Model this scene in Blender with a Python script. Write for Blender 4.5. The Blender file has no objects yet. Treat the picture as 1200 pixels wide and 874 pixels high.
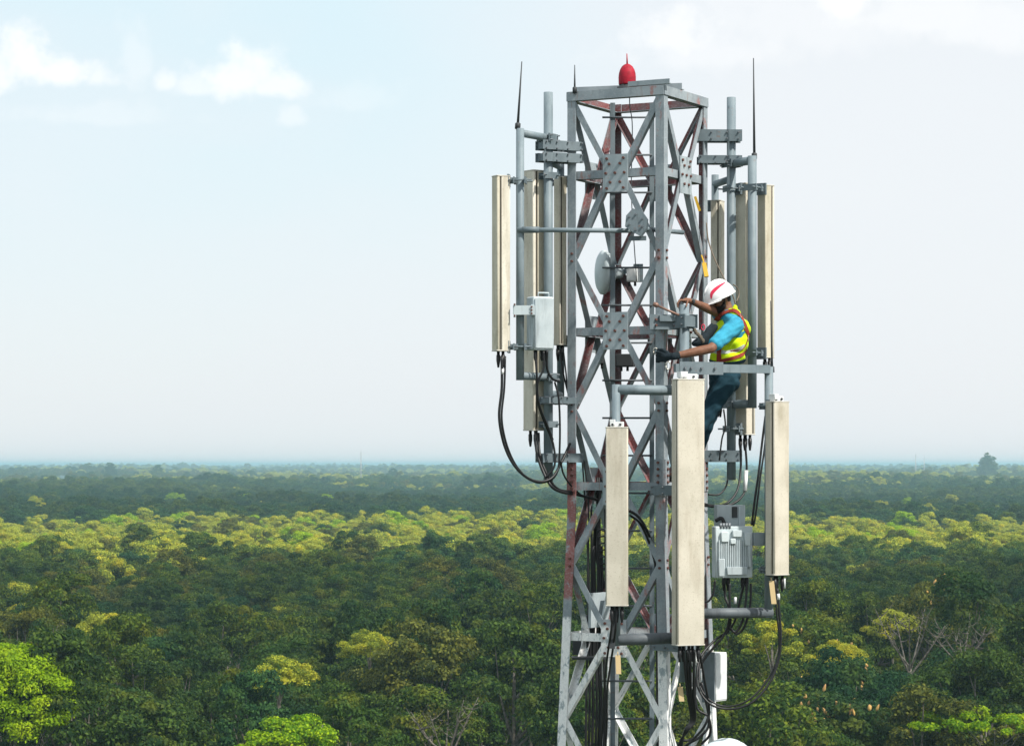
import bpy, bmesh, math, random
import numpy as np
from mathutils import Vector, Matrix, Euler
from mathutils.bvhtree import BVHTree
R = math.radians
sc = bpy.context.scene
col = sc.collection

# ------------------------------------------------------------------ camera
HC = 36.0            # camera height above the ground
F = 3072.0           # focal length in photograph pixels (1200 wide)
cd = bpy.data.cameras.new('camera')
cam = bpy.data.objects.new('camera', cd); col.objects.link(cam)
cam.location = (0, 0, HC); cam.rotation_euler = (R(90), 0, 0)
cd.sensor_width = 36; cd.lens = F / 1200 * 36; cd.shift_y = 0.0895
cd.clip_start = 0.5; cd.clip_end = 90000
sc.camera = cam
sc.view_settings.view_transform = 'Standard'; sc.view_settings.look = 'None'
sc.view_settings.gamma = 1; sc.view_settings.use_curve_mapping = False
sc.view_settings.exposure = 0.2

# ------------------------------------------------------------------ sun + sky
SUN_EL, SUN_AZ = R(49), R(52)     # azimuth to the right of straight behind the camera
SDIR = Vector((math.cos(SUN_EL) * math.sin(SUN_AZ), -math.cos(SUN_EL) * math.cos(SUN_AZ), math.sin(SUN_EL)))
sl = bpy.data.lights.new('sun', 'SUN'); sl.energy = 4.9; sl.angle = R(1.6); sl.color = (1.0, 0.95, 0.86)
so = bpy.data.objects.new('sun', sl); col.objects.link(so)
so.rotation_euler = SDIR.to_track_quat('Z', 'Y').to_euler(); so.location = (40, -80, 120)

w = bpy.data.worlds.new('World'); sc.world = w; w.use_nodes = True
nt = w.node_tree; N = nt.nodes; L = nt.links
for n in list(N): N.remove(n)
def wn(t, **k):
    n = N.new(t)
    for a, b in k.items(): setattr(n, a, b)
    return n
def wmath(op, a, b=None, c=None, clamp=False):
    n = wn('ShaderNodeMath', operation=op); n.use_clamp = clamp
    for i, v in enumerate((a, b, c)):
        if v is None: continue
        if isinstance(v, (int, float)): n.inputs[i].default_value = v
        else: L.new(v, n.inputs[i])
    return n.outputs[0]
def wmix(f, a, b):
    n = wn('ShaderNodeMix', data_type='RGBA')
    if isinstance(f, (int, float)): n.inputs[0].default_value = f
    else: L.new(f, n.inputs[0])
    for i, v in ((6, a), (7, b)):
        if isinstance(v, tuple): n.inputs[i].default_value = (*v, 1)
        else: L.new(v, n.inputs[i])
    return n.outputs[2]
def wrange(v, a, b, c=0.0, d=1.0, smooth=True):
    n = wn('ShaderNodeMapRange'); n.interpolation_type = 'SMOOTHSTEP' if smooth else 'LINEAR'
    L.new(v, n.inputs[0])
    for i, x in enumerate((a, b, c, d)): n.inputs[i + 1].default_value = x
    return n.outputs[0]
out = wn('ShaderNodeOutputWorld'); bg = wn('ShaderNodeBackground')
sky = wn('ShaderNodeTexSky', sky_type='NISHITA'); sky.sun_disc = False
sky.sun_elevation = SUN_EL; sky.sun_rotation = R(180) - SUN_AZ
sky.dust_density = 2.5; sky.air_density = 1.0; sky.ozone_density = 1.0
tc = wn('ShaderNodeTexCoord')
sep = wn('ShaderNodeSeparateXYZ'); L.new(tc.outputs['Generated'], sep.inputs[0])
X_, Y_, Z_ = sep.outputs
hyp = wmath('SQRT', wmath('ADD', wmath('MULTIPLY', X_, X_), wmath('MULTIPLY', Y_, Y_)))
az = wmath('ARCTAN2', X_, Y_)                     # 0 = straight ahead, + to the right
el = wmath('ARCTAN2', Z_, hyp)
# thin high veil over a hazy blue, whiter to the right and down to the horizon
nz = wn('ShaderNodeTexNoise'); nz.inputs['Scale'].default_value = 5.0; nz.inputs['Detail'].default_value = 5
mp = wn('ShaderNodeMapping'); mp.inputs['Scale'].default_value = (1, 1, 2.2)
L.new(tc.outputs['Generated'], mp.inputs[0]); L.new(mp.outputs[0], nz.inputs['Vector'])
veil = wmix(wrange(el, 0.0, 0.185), (9.5, 9.95, 10.15), (7.95, 9.8, 10.5))
veil = wmix(wrange(az, -0.08, 0.10), veil, (9.6, 9.95, 10.25))
veil = wmix(wmath('MULTIPLY', wrange(nz.outputs[0], 0.42, 0.62), 0.35), veil, (9.4, 9.8, 10.25))
base = wmix(0.86, sky.outputs[0], veil)
# cumulus heads low in the sky: soft bodies broken by noise
nc = wn('ShaderNodeTexNoise'); nc.inputs['Scale'].default_value = 60.0; nc.inputs['Detail'].default_value = 7; nc.inputs['Roughness'].default_value = 0.6
L.new(tc.outputs['Generated'], nc.inputs['Vector'])
CL = [(-0.183, 0.1480, 0.012, 0.0150, 1.0), (-0.170, 0.1450, 0.019, 0.0085, 1.0), (-0.196, 0.1440, 0.014, 0.011, .9), (-0.157, 0.1440, 0.008, 0.006, .7), (-0.143, 0.152, 0.006, 0.017, .3),
      (-0.104, 0.1440, 0.016, 0.0120, .95), (-0.089, 0.1420, 0.018, 0.0075, .85), (-0.119, 0.1410, 0.010, 0.0060, .6), (-0.131, 0.143, .004, .005, .7), (-0.160, 0.1300, 0.035, 0.006, .22), (-0.085, 0.1305, 0.006, 0.005, .4), (-.06, .1380, .02, .008, .18),
      (0.062, 0.1600, 0.022, 0.0125, .7), (0.075, 0.155, 0.035, 0.012, .4), (0.128, 0.172, 0.013, 0.012, .8), (0.150, 0.167, 0.040, 0.013, .5), (0.185, 0.162, 0.030, 0.016, .45), (.11, .165, .05, .02, .3), (0.30, .17, .05, .02, 1), (-.32, .16, .06, .02, 1)]
acc = None
for (a, e, wa, we, s) in CL:
    da = wmath('DIVIDE', wmath('SUBTRACT', az, a), wa); de = wmath('SUBTRACT', el, e); de = wmath('MAXIMUM', wmath('DIVIDE', de, we), wmath('DIVIDE', de, -we * .5))
    d = wmath('SQRT', wmath('ADD', wmath('MULTIPLY', da, da), wmath('MULTIPLY', de, de)))
    d = wmath('ADD', d, wmath('MULTIPLY', wmath('SUBTRACT', nc.outputs[0], 0.5), -2.9))
    m = wmath('MULTIPLY', wrange(d, 1.35, 0.30), s)
    acc = m if acc is None else wmath('MAXIMUM', acc, m)
# larger bright cloud decks well above and behind the view
deck = wmath('MULTIPLY', wrange(el, 0.30, 0.7), wrange(nz.outputs[0], 0.38, 0.6))
base = wmix(wmath('MULTIPLY', acc, 0.66), base, (11.2, 11.1, 11.0))
base = wmix(deck, base, (10.5, 10.6, 10.8))
L.new(base, bg.inputs[0]); bg.inputs[1].default_value = 0.0885
L.new(bg.outputs[0], out.inputs[0])

# ------------------------------------------------------------------ helpers
def P(px, py, d):
    return Vector(((px - 600) * d / F, d, HC + (545 - py) * d / F))
def rgb(*a): return (*a, 1)
class Mat:
    def __init__(s, name, rough=0.6, metal=0.0, spec=0.4):
        s.m = bpy.data.materials.new(name); s.m.use_nodes = True
        s.nt = s.m.node_tree; s.N = s.nt.nodes; s.L = s.nt.links
        s.b = s.N['Principled BSDF']; s.b.inputs['Roughness'].default_value = rough
        s.b.inputs['Metallic'].default_value = metal; s.b.inputs['Specular IOR Level'].default_value = spec
        s.tc = s.N.new('ShaderNodeTexCoord'); s.geo = s.N.new('ShaderNodeNewGeometry')
    def pos(s, sx=1, sy=1, sz=1, obj=False):
        m = s.N.new('ShaderNodeMapping'); m.inputs['Scale'].default_value = (sx, sy, sz)
        s.L.new(s.tc.outputs['Object'] if obj else s.geo.outputs['Position'], m.inputs[0]); return m.outputs[0]
    def noise(s, scale, detail=4, rough=.55, vec=None):
        n = s.N.new('ShaderNodeTexNoise'); n.inputs['Scale'].default_value = scale; n.inputs['Detail'].default_value = detail
        n.inputs['Roughness'].default_value = rough
        s.L.new(vec if vec is not None else s.pos(), n.inputs['Vector']); return n.outputs[0]
    def rng(s, v, a, b, c=0., d=1.):
        n = s.N.new('ShaderNodeMapRange'); n.interpolation_type = 'SMOOTHSTEP'; s.L.new(v, n.inputs[0])
        for i, x in enumerate((a, b, c, d)): n.inputs[i + 1].default_value = x
        return n.outputs[0]
    def math(s, op, a, b=None):
        n = s.N.new('ShaderNodeMath'); n.operation = op
        for i, v in enumerate((a, b)):
            if v is None: continue
            if isinstance(v, (int, float)): n.inputs[i].default_value = v
            else: s.L.new(v, n.inputs[i])
        return n.outputs[0]
    def mix(s, f, a, b):
        n = s.N.new('ShaderNodeMix'); n.data_type = 'RGBA'
        if isinstance(f, (int, float)): n.inputs[0].default_value = f
        else: s.L.new(f, n.inputs[0])
        for i, v in ((6, a), (7, b)):
            if isinstance(v, tuple): n.inputs[i].default_value = (*v[:3], 1)
            else: s.L.new(v, n.inputs[i])
        return n.outputs[2]
    def color(s, c):
        if isinstance(c, tuple): s.b.inputs['Base Color'].default_value = (*c[:3], 1)
        else: s.L.new(c, s.b.inputs['Base Color'])
        return s
    def bump(s, h, strength=.3, dist=.01):
        n = s.N.new('ShaderNodeBump'); n.inputs['Strength'].default_value = strength; n.inputs['Distance'].default_value = dist
        s.L.new(h, n.inputs['Height']); s.L.new(n.outputs[0], s.b.inputs['Normal']); return s

class MB:
    """collects simple solids and links them as ONE mesh object"""
    def __init__(s): s.v = []; s.f = []; s.m = []; s.s = []
    def add(s, vs, fs, mi=0, smooth=False):
        o = len(s.v); s.v += [Vector(v) for v in vs]
        for k, f in enumerate(fs):
            s.f.append([i + o for i in f]); s.m.append(mi[k] if isinstance(mi, list) else mi)
            s.s.append(smooth[k] if isinstance(smooth, list) else smooth)
    def prism(s, poly0, poly1, mi=0, cap=True, smooth=False, edge_m=None):
        n = len(poly0); vs = list(poly0) + list(poly1); fs = []; ms = []
        for i in range(n):
            j = (i + 1) % n; fs.append([i, j, n + j, n + i]); ms.append(edge_m[i] if edge_m else mi)
        sm = [smooth] * n
        if cap: fs += [list(range(n))[::-1], list(range(n, 2 * n))]; ms += [mi, mi]; sm += [False, False]
        s.add(vs, fs, ms, sm)
    def beam(s, p0, p1, wa, wb, a=None, mi=0):
        p0 = Vector(p0); p1 = Vector(p1); d = (p1 - p0).normalized()
        if a is None: a = Vector((0, 0, 1)) if abs(d.z) < .9 else Vector((1, 0, 0))
        a = (Vector(a) - d * d.dot(Vector(a))).normalized(); b = d.cross(a)
        q = [a * (wa / 2) + b * (wb / 2), a * (-wa / 2) + b * (wb / 2), a * (-wa / 2) - b * (wb / 2), a * (wa / 2) - b * (wb / 2)]
        s.prism([p0 + x for x in q], [p1 + x for x in q], mi)
    def box(s, c, ax, dims, mi=0, bev=0.0):
        c = Vector(c); X, Y, Z = [Vector(a).normalized() for a in ax]; dx, dy, dz = [k / 2 for k in dims]
        if bev <= 0:
            q = [X * sx * dx + Y * sy * dy for sx, sy in ((1, 1), (-1, 1), (-1, -1), (1, -1))]
        else:
            q = []
            for (sx, sy, o) in ((1, 1, 0), (-1, 1, 1), (-1, -1, 2), (1, -1, 3)):
                for k in range(4):
                    t = (o + k / 3) * math.pi / 2
                    q.append(X * (sx * (dx - bev) + math.cos(t) * bev) + Y * (sy * (dy - bev) + math.sin(t) * bev))
        if bev <= 0: s.prism([c - Z * dz + x for x in q], [c + Z * dz + x for x in q], mi)
        else:
            e = min(bev * .5, dz * .4); rings = [(-dz, .0), (-dz + e, 1), (dz - e, 1), (dz, 0)]
            n = len(q); vs = []
            for (z, k) in rings:
                for x in q:
                    xx = x if k else x - x.normalized() * e
                    vs.append(c + Z * z + xx)
            fs = []; sm = []
            for r in range(3):
                for i in range(n):
                    j = (i + 1) % n; fs.append([r * n + i, r * n + j, (r + 1) * n + j, (r + 1) * n + i]); sm.append(r == 1 and i % 4 != 3)
            fs += [list(range(n))[::-1], list(range(3 * n, 4 * n))]; sm += [False, False]
            s.add(vs, fs, mi, sm)
    def L(s, p0, p1, a, b, w=.1, t=.012, q0=None):
        p0 = Vector(p0); p1 = Vector(p1); a = Vector(a).normalized(); b = Vector(b).normalized()
        pr = [a * 0, a * w, a * w + b * t, a * t + b * t, a * t + b * w, b * w]
        em = [0, 0, 1, 1, 0, 0]
        if a.cross(b).dot(p1 - p0) < 0: pr = pr[::-1]; em = [0, 1, 1, 0, 0, 0]
        s.prism([p0 + x for x in pr], [p1 + x for x in pr], 0, edge_m=em)
    def tube(s, p0, p1, r, n=14, r1=None, mi=0):
        p0 = Vector(p0); p1 = Vector(p1); d = (p1 - p0).normalized()
        a = Vector((0, 0, 1)) if abs(d.z) < .9 else Vector((1, 0, 0)); a = (a - d * d.dot(a)).normalized(); b = d.cross(a)
        r1 = r if r1 is None else r1
        c = [a * math.cos(2 * math.pi * i / n) + b * math.sin(2 * math.pi * i / n) for i in range(n)]
        s.prism([p0 + x * r for x in c], [p1 + x * r1 for x in c], mi, smooth=True)
    def path(s, pts, r, n=8, mi=0, r_end=None):
        pts = [Vector(p) for p in pts]; m = len(pts); vs = []; fs = []; prev = None
        for i, p in enumerate(pts):
            d = (pts[min(i + 1, m - 1)] - pts[max(i - 1, 0)]).normalized()
            if prev is None: prev = Vector((0.3, 1, 0.2))
            a = (prev - d * d.dot(prev))
            a = a.normalized() if a.length > 1e-5 else d.orthogonal().normalized()
            prev = a; b = d.cross(a); rr = r if r_end is None else r + (r_end - r) * i / (m - 1)
            if isinstance(r, (list, tuple)): rr = r[i]
            vs += [p + (a * math.cos(2 * math.pi * k / n) + b * math.sin(2 * math.pi * k / n)) * rr for k in range(n)]
        for i in range(m - 1):
            for k in range(n):
                j = (k + 1) % n; fs.append([i * n + k, i * n + j, (i + 1) * n + j, (i + 1) * n + k])
        sm = [True] * len(fs); fs += [list(range(n))[::-1], list(range((m - 1) * n, m * n))]; sm += [False, False]
        s.add(vs, fs, mi, sm)
    def lathe(s, prof, o, axis=(0, 0, 1), n=24, mi=0, smooth=True):
        o = Vector(o); d = Vector(axis).normalized(); a = d.orthogonal().normalized(); b = d.cross(a); vs = []; fs = []
        for (r, h) in prof:
            vs += [o + d * h + (a * math.cos(2 * math.pi * k / n) + b * math.sin(2 * math.pi * k / n)) * r for k in range(n)]
        for i in range(len(prof) - 1):
            for k in range(n):
                j = (k + 1) % n; fs.append([i * n + k, i * n + j, (i + 1) * n + j, (i + 1) * n + k])
        sm = [smooth] * len(fs); fs += [list(range(n))[::-1], list(range((len(prof) - 1) * n, len(prof) * n))]; sm += [False, False]
        s.add(vs, fs, mi, sm)
    def bolt(s, p, d, r=.011, h=.014, mi=0):
        p = Vector(p); d = Vector(d).normalized(); s.tube(p - d * .002, p + d * h, r, 6, mi=mi)
    def build(s, name, mats, parent=None, base=None, recalc=True):
        me = bpy.data.meshes.new(name)
        if parent is not None: o0 = worldloc(parent)
        elif base is not None: o0 = Vector(base)
        else:
            xs = [v.x for v in s.v]; ys = [v.y for v in s.v]; zs = [v.z for v in s.v]
            o0 = Vector(((min(xs) + max(xs)) / 2, (min(ys) + max(ys)) / 2, min(zs)))
        me.from_pydata([v - o0 for v in s.v], [], s.f)
        if not isinstance(mats, (list, tuple)): mats = [mats]
        for m in mats: me.materials.append(m.m if isinstance(m, Mat) else m)
        me.polygons.foreach_set('material_index', [min(i, len(mats) - 1) for i in s.m]); me.polygons.foreach_set('use_smooth', s.s)
        if recalc:
            bm = bmesh.new(); bm.from_mesh(me); bmesh.ops.recalc_face_normals(bm, faces=bm.faces); bm.to_mesh(me); bm.free()
        me.update()
        o = bpy.data.objects.new(name, me); col.objects.link(o)
        if parent is not None: o.parent = parent
        else: o.location = o0
        return o
def worldloc(o):
    v = Vector(o.location)
    while o.parent: o = o.parent; v += Vector(o.location)
    return v
def tag(o, label=None, cat=None, group=None, kind=None):
    if label: o['label'] = label
    if cat: o['category'] = cat
    if group: o['group'] = group
    if kind: o['kind'] = kind
    return o
def thing(name, label, cat, loc, group=None):
    o = bpy.data.objects.new(name, None); col.objects.link(o); o.location = loc; o.empty_display_size = .2
    return tag(o, label, cat, group)
def spline(pts, n=8):
    """Catmull-Rom through 3-D points"""
    pts = [Vector(p) for p in pts]; q = [pts[0] * 2 - pts[1]] + pts + [pts[-1] * 2 - pts[-2]]; r = []
    for i in range(1, len(q) - 2):
        a, b, c, d = q[i - 1:i + 3]
        for k in range(n):
            t = k / n
            r.append(.5 * ((2 * b) + (c - a) * t + (2 * a - 5 * b + 4 * c - d) * t * t + (3 * b - a - 3 * c + d) * t ** 3))
    r.append(pts[-1]); return r
ORD = ['first', 'second', 'third', 'fourth', 'fifth', 'sixth', 'seventh', 'eighth', 'ninth', 'tenth', 'eleventh', 'twelfth', 'thirteenth', 'fourteenth', 'fifteenth', 'sixteenth', 'seventeenth', 'eighteenth']

# ================================================================== SETTING: terrain, haze, clouds, forest
rnd = random.Random(7); rg = np.random.default_rng(7)
def terrain(x, y):
    d = math.hypot(x, y)
    def st(a, b, t): t = min(1, max(0, (t - a) / (b - a))); return t * t * (3 - 2 * t)
    z = 10.5 * st(2600, 9500, d)
    z += st(200, 330, d) * (1.6 * math.sin(x / 19 + 1.1 + 1.5 * math.sin(y / 41)) * math.sin(y / 27 + .5) + 1.2 * math.sin(x / 43 + y / 60))
    k = st(900, 1800, d)
    z += k * (1 + .35 * st(2500, 6000, d)) * (2.8 * math.sin(x / 310 + 1.3) * math.sin(y / 420 + .4) + 2.0 * math.sin(x / 130 + y / 900 + 2.1) + 1.5 * math.sin(x / 75 - y / 300))
    return z
g = MB(); ya = [-600, -300, -100, 0]; d = 60
while d < 34000: ya.append(d); d *= 1.07
NX = 60; vs = []
for y in ya:
    half = max(600, abs(y) * 0.55 + 300)
    for i in range(NX + 1):
        x = -half + 2 * half * i / NX; vs.append((x, y, terrain(x, y) if y > 0 else 0))
fs = [[r * (NX + 1) + i, r * (NX + 1) + i + 1, (r + 1) * (NX + 1) + i + 1, (r + 1) * (NX + 1) + i] for r in range(len(ya) - 1) for i in range(NX)]
g.add(vs, fs, 0, True)
mg = Mat('forest_floor', .95, 0, .1)
c = mg.mix(mg.rng(mg.noise(.004, 4), .4, .6), (.035, .05, .022), (.075, .075, .035)); c = mg.mix(mg.rng(mg.noise(.05, 5), .45, .6), c, (.03, .045, .02)); mg.color(c)
ground = g.build('ground', mg, base=(0, 0, 0)); tag(ground, kind='structure')

# ---- real cumulus bodies high over the forest, they shade wide patches of it
mcl = Mat('cloud_white', 1, 0, 0).color((.9, .9, .9))
_t = mcl.N.new('ShaderNodeBsdfTransparent'); _x = mcl.N.new('ShaderNodeMixShader'); _x.inputs[0].default_value = .12   # thin cloud lets part of the sun through
mcl.L.new(_t.outputs[0], _x.inputs[1]); mcl.L.new(mcl.b.outputs[0], _x.inputs[2]); mcl.L.new(_x.outputs[0], mcl.N['Material Output'].inputs[0])
def cloud(cx, cy, H, pts, seed):
    """flat based cloud: a heap of lumps whose centres/radii are given on its shadow's ground outline"""
    b = MB(); r_ = random.Random(seed); off = SDIR * (H / SDIR.z)
    for (gx, gy, rx, ry) in pts:
        bm = bmesh.new(); bmesh.ops.create_icosphere(bm, subdivisions=3, radius=1); vs = []
        ph = [r_.uniform(0, 6.3) for _ in range(6)]
        for v in bm.verts:
            n = v.co.copy(); k = 1 + .12 * math.sin(5 * n.x + ph[0]) * math.sin(4 * n.y + ph[1]) + .07 * math.sin(11 * n.x + ph[2]) * math.sin(9 * n.y + ph[3]) + .05 * math.sin(17 * n.y + ph[4])
            vs.append((gx + off.x + n.x * rx * k, gy + off.y + n.y * ry * k, H + max(-.12, n.z) * min(rx, ry) * .45 * k))
        b.add(vs, [[v.index for v in f.verts] for f in bm.faces], 0, True); bm.free()
    return b
def cl(name, H, pts, seed, label):
    o = cloud(0, 0, H, pts, seed).build(name, mcl, recalc=False); tag(o, label, 'cloud', kind='structure'); return o
near = [(x, y, rx, ry) for (x, y, rx, ry) in (
    (-150, 330, 120, 205), (-20, 330, 120, 190), (100, 320, 110, 215), (190, 330, 110, 215), (-70, 420, 60, 110), (30, 440, 75, 90), (-170, 450, 60, 80), (150, 440, 60, 120), (-240, 380, 80, 160), (270, 400, 90, 190))]
cl('cloud', 520, near, 1, 'broad low cumulus cloud overhead shading the nearer forest')
far = [(-330, 1500, 260, 470), (0, 1560, 260, 480), (300, 1490, 260, 470), (520, 1600, 200, 400), (-560, 1560, 220, 420), (-120, 1100, 110, 120), (140, 1180, 140, 120), (-300, 1060, 90, 100), (330, 1130, 100, 100)]
cl('cloud', 620, far, 2, 'long flat cloud bank shading the farther forest')

# ---- air
hz = MB(); hz.box((0, 16500, (HC + 12 - 12) / 2), ((1, 0, 0), (0, 1, 0), (0, 0, 1)), (44000, 36500, HC + 24))
hm = bpy.data.materials.new('haze_air'); hm.use_nodes = True; hn = hm.node_tree; hn.nodes.clear()
ho = hn.nodes.new('ShaderNodeOutputMaterial'); hv = hn.nodes.new('ShaderNodeVolumePrincipled')
hv.inputs['Color'].default_value = (.58, .90, 1.0, 1); hv.inputs['Density'].default_value = 1.55e-4; hv.inputs['Anisotropy'].default_value = 0.25
hn.links.new(hv.outputs[0], ho.inputs['Volume'])
ho_ = hz.build('haze', hm); tag(ho_, 'pale blue haze over the far forest', kind='stuff')

# ---- foliage
def leaf_mat(name, cols, trans=.32):
    m = Mat(name, .55, 0, .11)
    at = m.N.new('ShaderNodeAttribute'); at.attribute_name = 'tone'
    oi = m.N.new('ShaderNodeObjectInfo')
    c = m.mix(m.rng(at.outputs['Fac'], .15, .85), cols[0], cols[1])
    c = m.mix(m.math('MULTIPLY', m.rng(oi.outputs['Random'], .35, 1.), .75), c, cols[2])
    # age and health of whole boughs
    nb = m.noise(.35, 3); c = m.mix(m.math('MULTIPLY', m.rng(nb, .5, .68), .6), c, cols[3])
    m.color(c)
    tr = m.N.new('ShaderNodeBsdfTranslucent'); m.L.new(c, tr.inputs[0])
    mx = m.N.new('ShaderNodeMixShader'); mx.inputs[0].default_value = trans
    o = m.N['Material Output']; m.L.new(m.b.outputs[0], mx.inputs[1]); m.L.new(tr.outputs[0], mx.inputs[2]); m.L.new(mx.outputs[0], o.inputs[0])
    return m
LM = {
 'dark':  leaf_mat('dark_leaves',  [(.016, .045, .010), (.098, .165, .022), (.024, .072, .020), (.160, .190, .018)]),
 'mid':   leaf_mat('mid_leaves',   [(.026, .064, .008), (.155, .225, .022), (.042, .105, .016), (.250, .255, .016)]),
 'olive': leaf_mat('olive_leaves', [(.044, .064, .012), (.200, .215, .034), (.075, .100, .020), (.280, .245, .020)]),
 'yellow':leaf_mat('yellow_green_leaves', [(.140, .210, .025), (.580, .600, .055), (.400, .430, .050), (.660, .540, .024)], .3),  # yellow foliage, colour lifted so the distant band looks sunlit
 'lime':  leaf_mat('lime_leaves',  [(.120, .270, .006), (.430, .600, .010), (.300, .460, .008), (.520, .620, .014)], .35),
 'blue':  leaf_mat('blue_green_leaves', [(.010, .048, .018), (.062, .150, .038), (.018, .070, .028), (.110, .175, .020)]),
}
mbark = Mat('pale_bark', .9, 0, .1); mbark.color(mbark.mix(mbark.rng(mbark.noise(3, 4), .4, .65), (.21, .19, .16), (.10, .088, .072)))
mnest = Mat('dry_leaf', .9, 0, .1); mnest.color(mnest.mix(mnest.rng(mnest.noise(1.2, 3), .4, .6), (.72, .46, .14), (.55, .32, .13)))

def crown_mesh(name, seed, Rr, Hh, nb, br, leaves, ls, top=0.0, flat=False, hole=.0):
    """leaf faces spread over many small boughs. Rr radius, Hh height of the crown, base at z=0"""
    g = np.random.default_rng(seed); V = []; T = []
    cen = []
    for i in range(nb):
        while True:
            a = g.uniform(0, 2 * np.pi); u = g.uniform(-.45, 1.0)
            rad = np.sqrt(max(0, 1 - u * u)); k = g.uniform(.55, 1.0) ** .6
            if flat: u = abs(u) * .5
            p = np.array([np.cos(a) * rad * Rr * k, np.sin(a) * rad * Rr * k * .95, Hh * (.45 + .52 * u * k)])
            if g.uniform() > hole or u > .2: break
        cen.append(p)
    cen = np.array(cen)
    lob = 1 + .22 * np.sin(3 * np.arctan2(cen[:, 1], cen[:, 0]) + g.uniform(0, 6)) ; cen[:, :2] *= lob[:, None]
    for i, c in enumerate(cen):
        r = br * g.uniform(.65, 1.25); n = int(leaves * g.uniform(.75, 1.2)); bt = g.uniform(0, 1)
        d = g.normal(size=(n, 3)); d /= np.linalg.norm(d, axis=1)[:, None]
        d[:, 2] = np.where(d[:, 2] < -.35, -d[:, 2], d[:, 2])
        rr = r * g.uniform(.55, 1.08, n)
        pos = c + d * rr[:, None] * np.array([1.1, 1.1, .72])
        out = pos - np.array([0, 0, Hh * .3]); out /= np.linalg.norm(out, axis=1)[:, None]
        nn = d * .95 + out * .35 + g.normal(size=(n, 3)) * .62 + np.array([0, 0, .25]); nn /= np.linalg.norm(nn, axis=1)[:, None]
        t = np.cross(nn, g.normal(size=(n, 3))); t /= np.linalg.norm(t, axis=1)[:, None]; b = np.cross(nn, t)
        s = ls * g.uniform(.55, 1.35, n)[:, None]
        q = np.stack([pos - t * s * .62, pos - b * s * .36 + nn * s * .10, pos + t * s * .62 - nn * s * .12, pos + b * s * .36 + nn * s * .10], 1)
        V.append(q.reshape(-1, 3)); T.append(np.clip(-.08 + bt * .42 + g.uniform(0, 1, n) ** 2.0 * .85 + .1 * (s[:, 0] / ls - 1), 0, 1))
    V = np.concatenate(V); T = np.concatenate(T); n = len(T)
    me = bpy.data.meshes.new(name); me.vertices.add(len(V)); me.vertices.foreach_set('co', V.ravel())
    me.loops.add(4 * n); me.loops.foreach_set('vertex_index', np.arange(4 * n)); me.polygons.add(n)
    me.polygons.foreach_set('loop_start', np.arange(0, 4 * n, 4)); me.polygons.foreach_set('loop_total', np.full(n, 4))
    at = me.attributes.new('tone', 'FLOAT', 'FACE'); at.data.foreach_set('value', T.astype(np.float32)); me.update(); me.validate()
    return me, cen
def trunk_mb(b, cen, H0, Hh, seed, r0=.24, nl=9, bare=False):
    """trunk from the ground up into the crown with limbs to some boughs"""
    r_ = random.Random(seed); lean = Vector((r_.uniform(-.5, .5), r_.uniform(-.5, .5), 0))
    top = Vector((0, 0, H0 + Hh * .35)) + lean
    b.path(spline([(0, 0, -.4), Vector((0, 0, H0 * .45)) + lean * .6, Vector((0, 0, H0 * .8)) + lean * .7, top], 4), r0, 8, r_end=r0 * .55)
    ids = r_.sample(range(len(cen)), min(nl, len(cen)))
    for i in ids:
        e = Vector(cen[i]) + Vector((0, 0, H0)); s = top + (Vector((0, 0, H0 * .75)) + lean * .7 - top) * r_.random()
        m = (s + e) / 2 + Vector((r_.uniform(-.4, .4), r_.uniform(-.4, .4), r_.uniform(-.5, .2)))
        k = r_.uniform(.8, 1.1) * r0 * .48
        b.path(spline([s, m, e], 4), k, 6, r_end=k * .25)
        if bare:
            for _ in range(3):
                f = e + Vector((r_.uniform(-1.2, 1.2), r_.uniform(-1.2, 1.2), r_.uniform(.2, 1.3))); b.path([m * .4 + e * .6, (m + f) / 2 * .6 + e * .4, f], k * .35, 5, r_end=k * .1)
    return b
# crown shapes (metres)
SHAPES = [  # R, H, boughs, bough radius, leaves, leaf size
  (4.2, 6.6, 42, 1.05, 290, .235), (3.4, 7.4, 38, .95, 280, .22), (4.8, 6.4, 48, 1.15, 290, .24),
  (3.9, 5.6, 30, 1.0, 290, .23), (3.0, 7.0, 32, .85, 270, .21)]
CR = {}; TR = []
for si, (a, h, nb, br, lv, ls) in enumerate(SHAPES):
    me, cen = crown_mesh('crown', 100 + si, a, h, nb, br, lv, ls)
    for k, m in LM.items():
        c = me.copy(); c.materials.append(m.m); CR[(si, k)] = c
    b = trunk_mb(MB(), cen, 8.5, h, 50 + si); t = b.build('trunk', mbark, base=(0, 0, 0)); TR.append(t.data); bpy.data.objects.remove(t)
# thin, half bare trees whose pale limbs show
for si in (5, 6):
    me, cen = crown_mesh('crown', 100 + si, 4.4, 5.5, 20, .75, 190, .21)
    for k in ('mid', 'olive', 'dark'):
        c = me.copy(); c.materials.append(LM[k].m); CR[(si, k)] = c
    b = trunk_mb(MB(), cen, 8.5, 5.5, 50 + si, .25, 16, True); t = b.build('trunk', mbark, base=(0, 0, 0)); TR.append(t.data); bpy.data.objects.remove(t)

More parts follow.
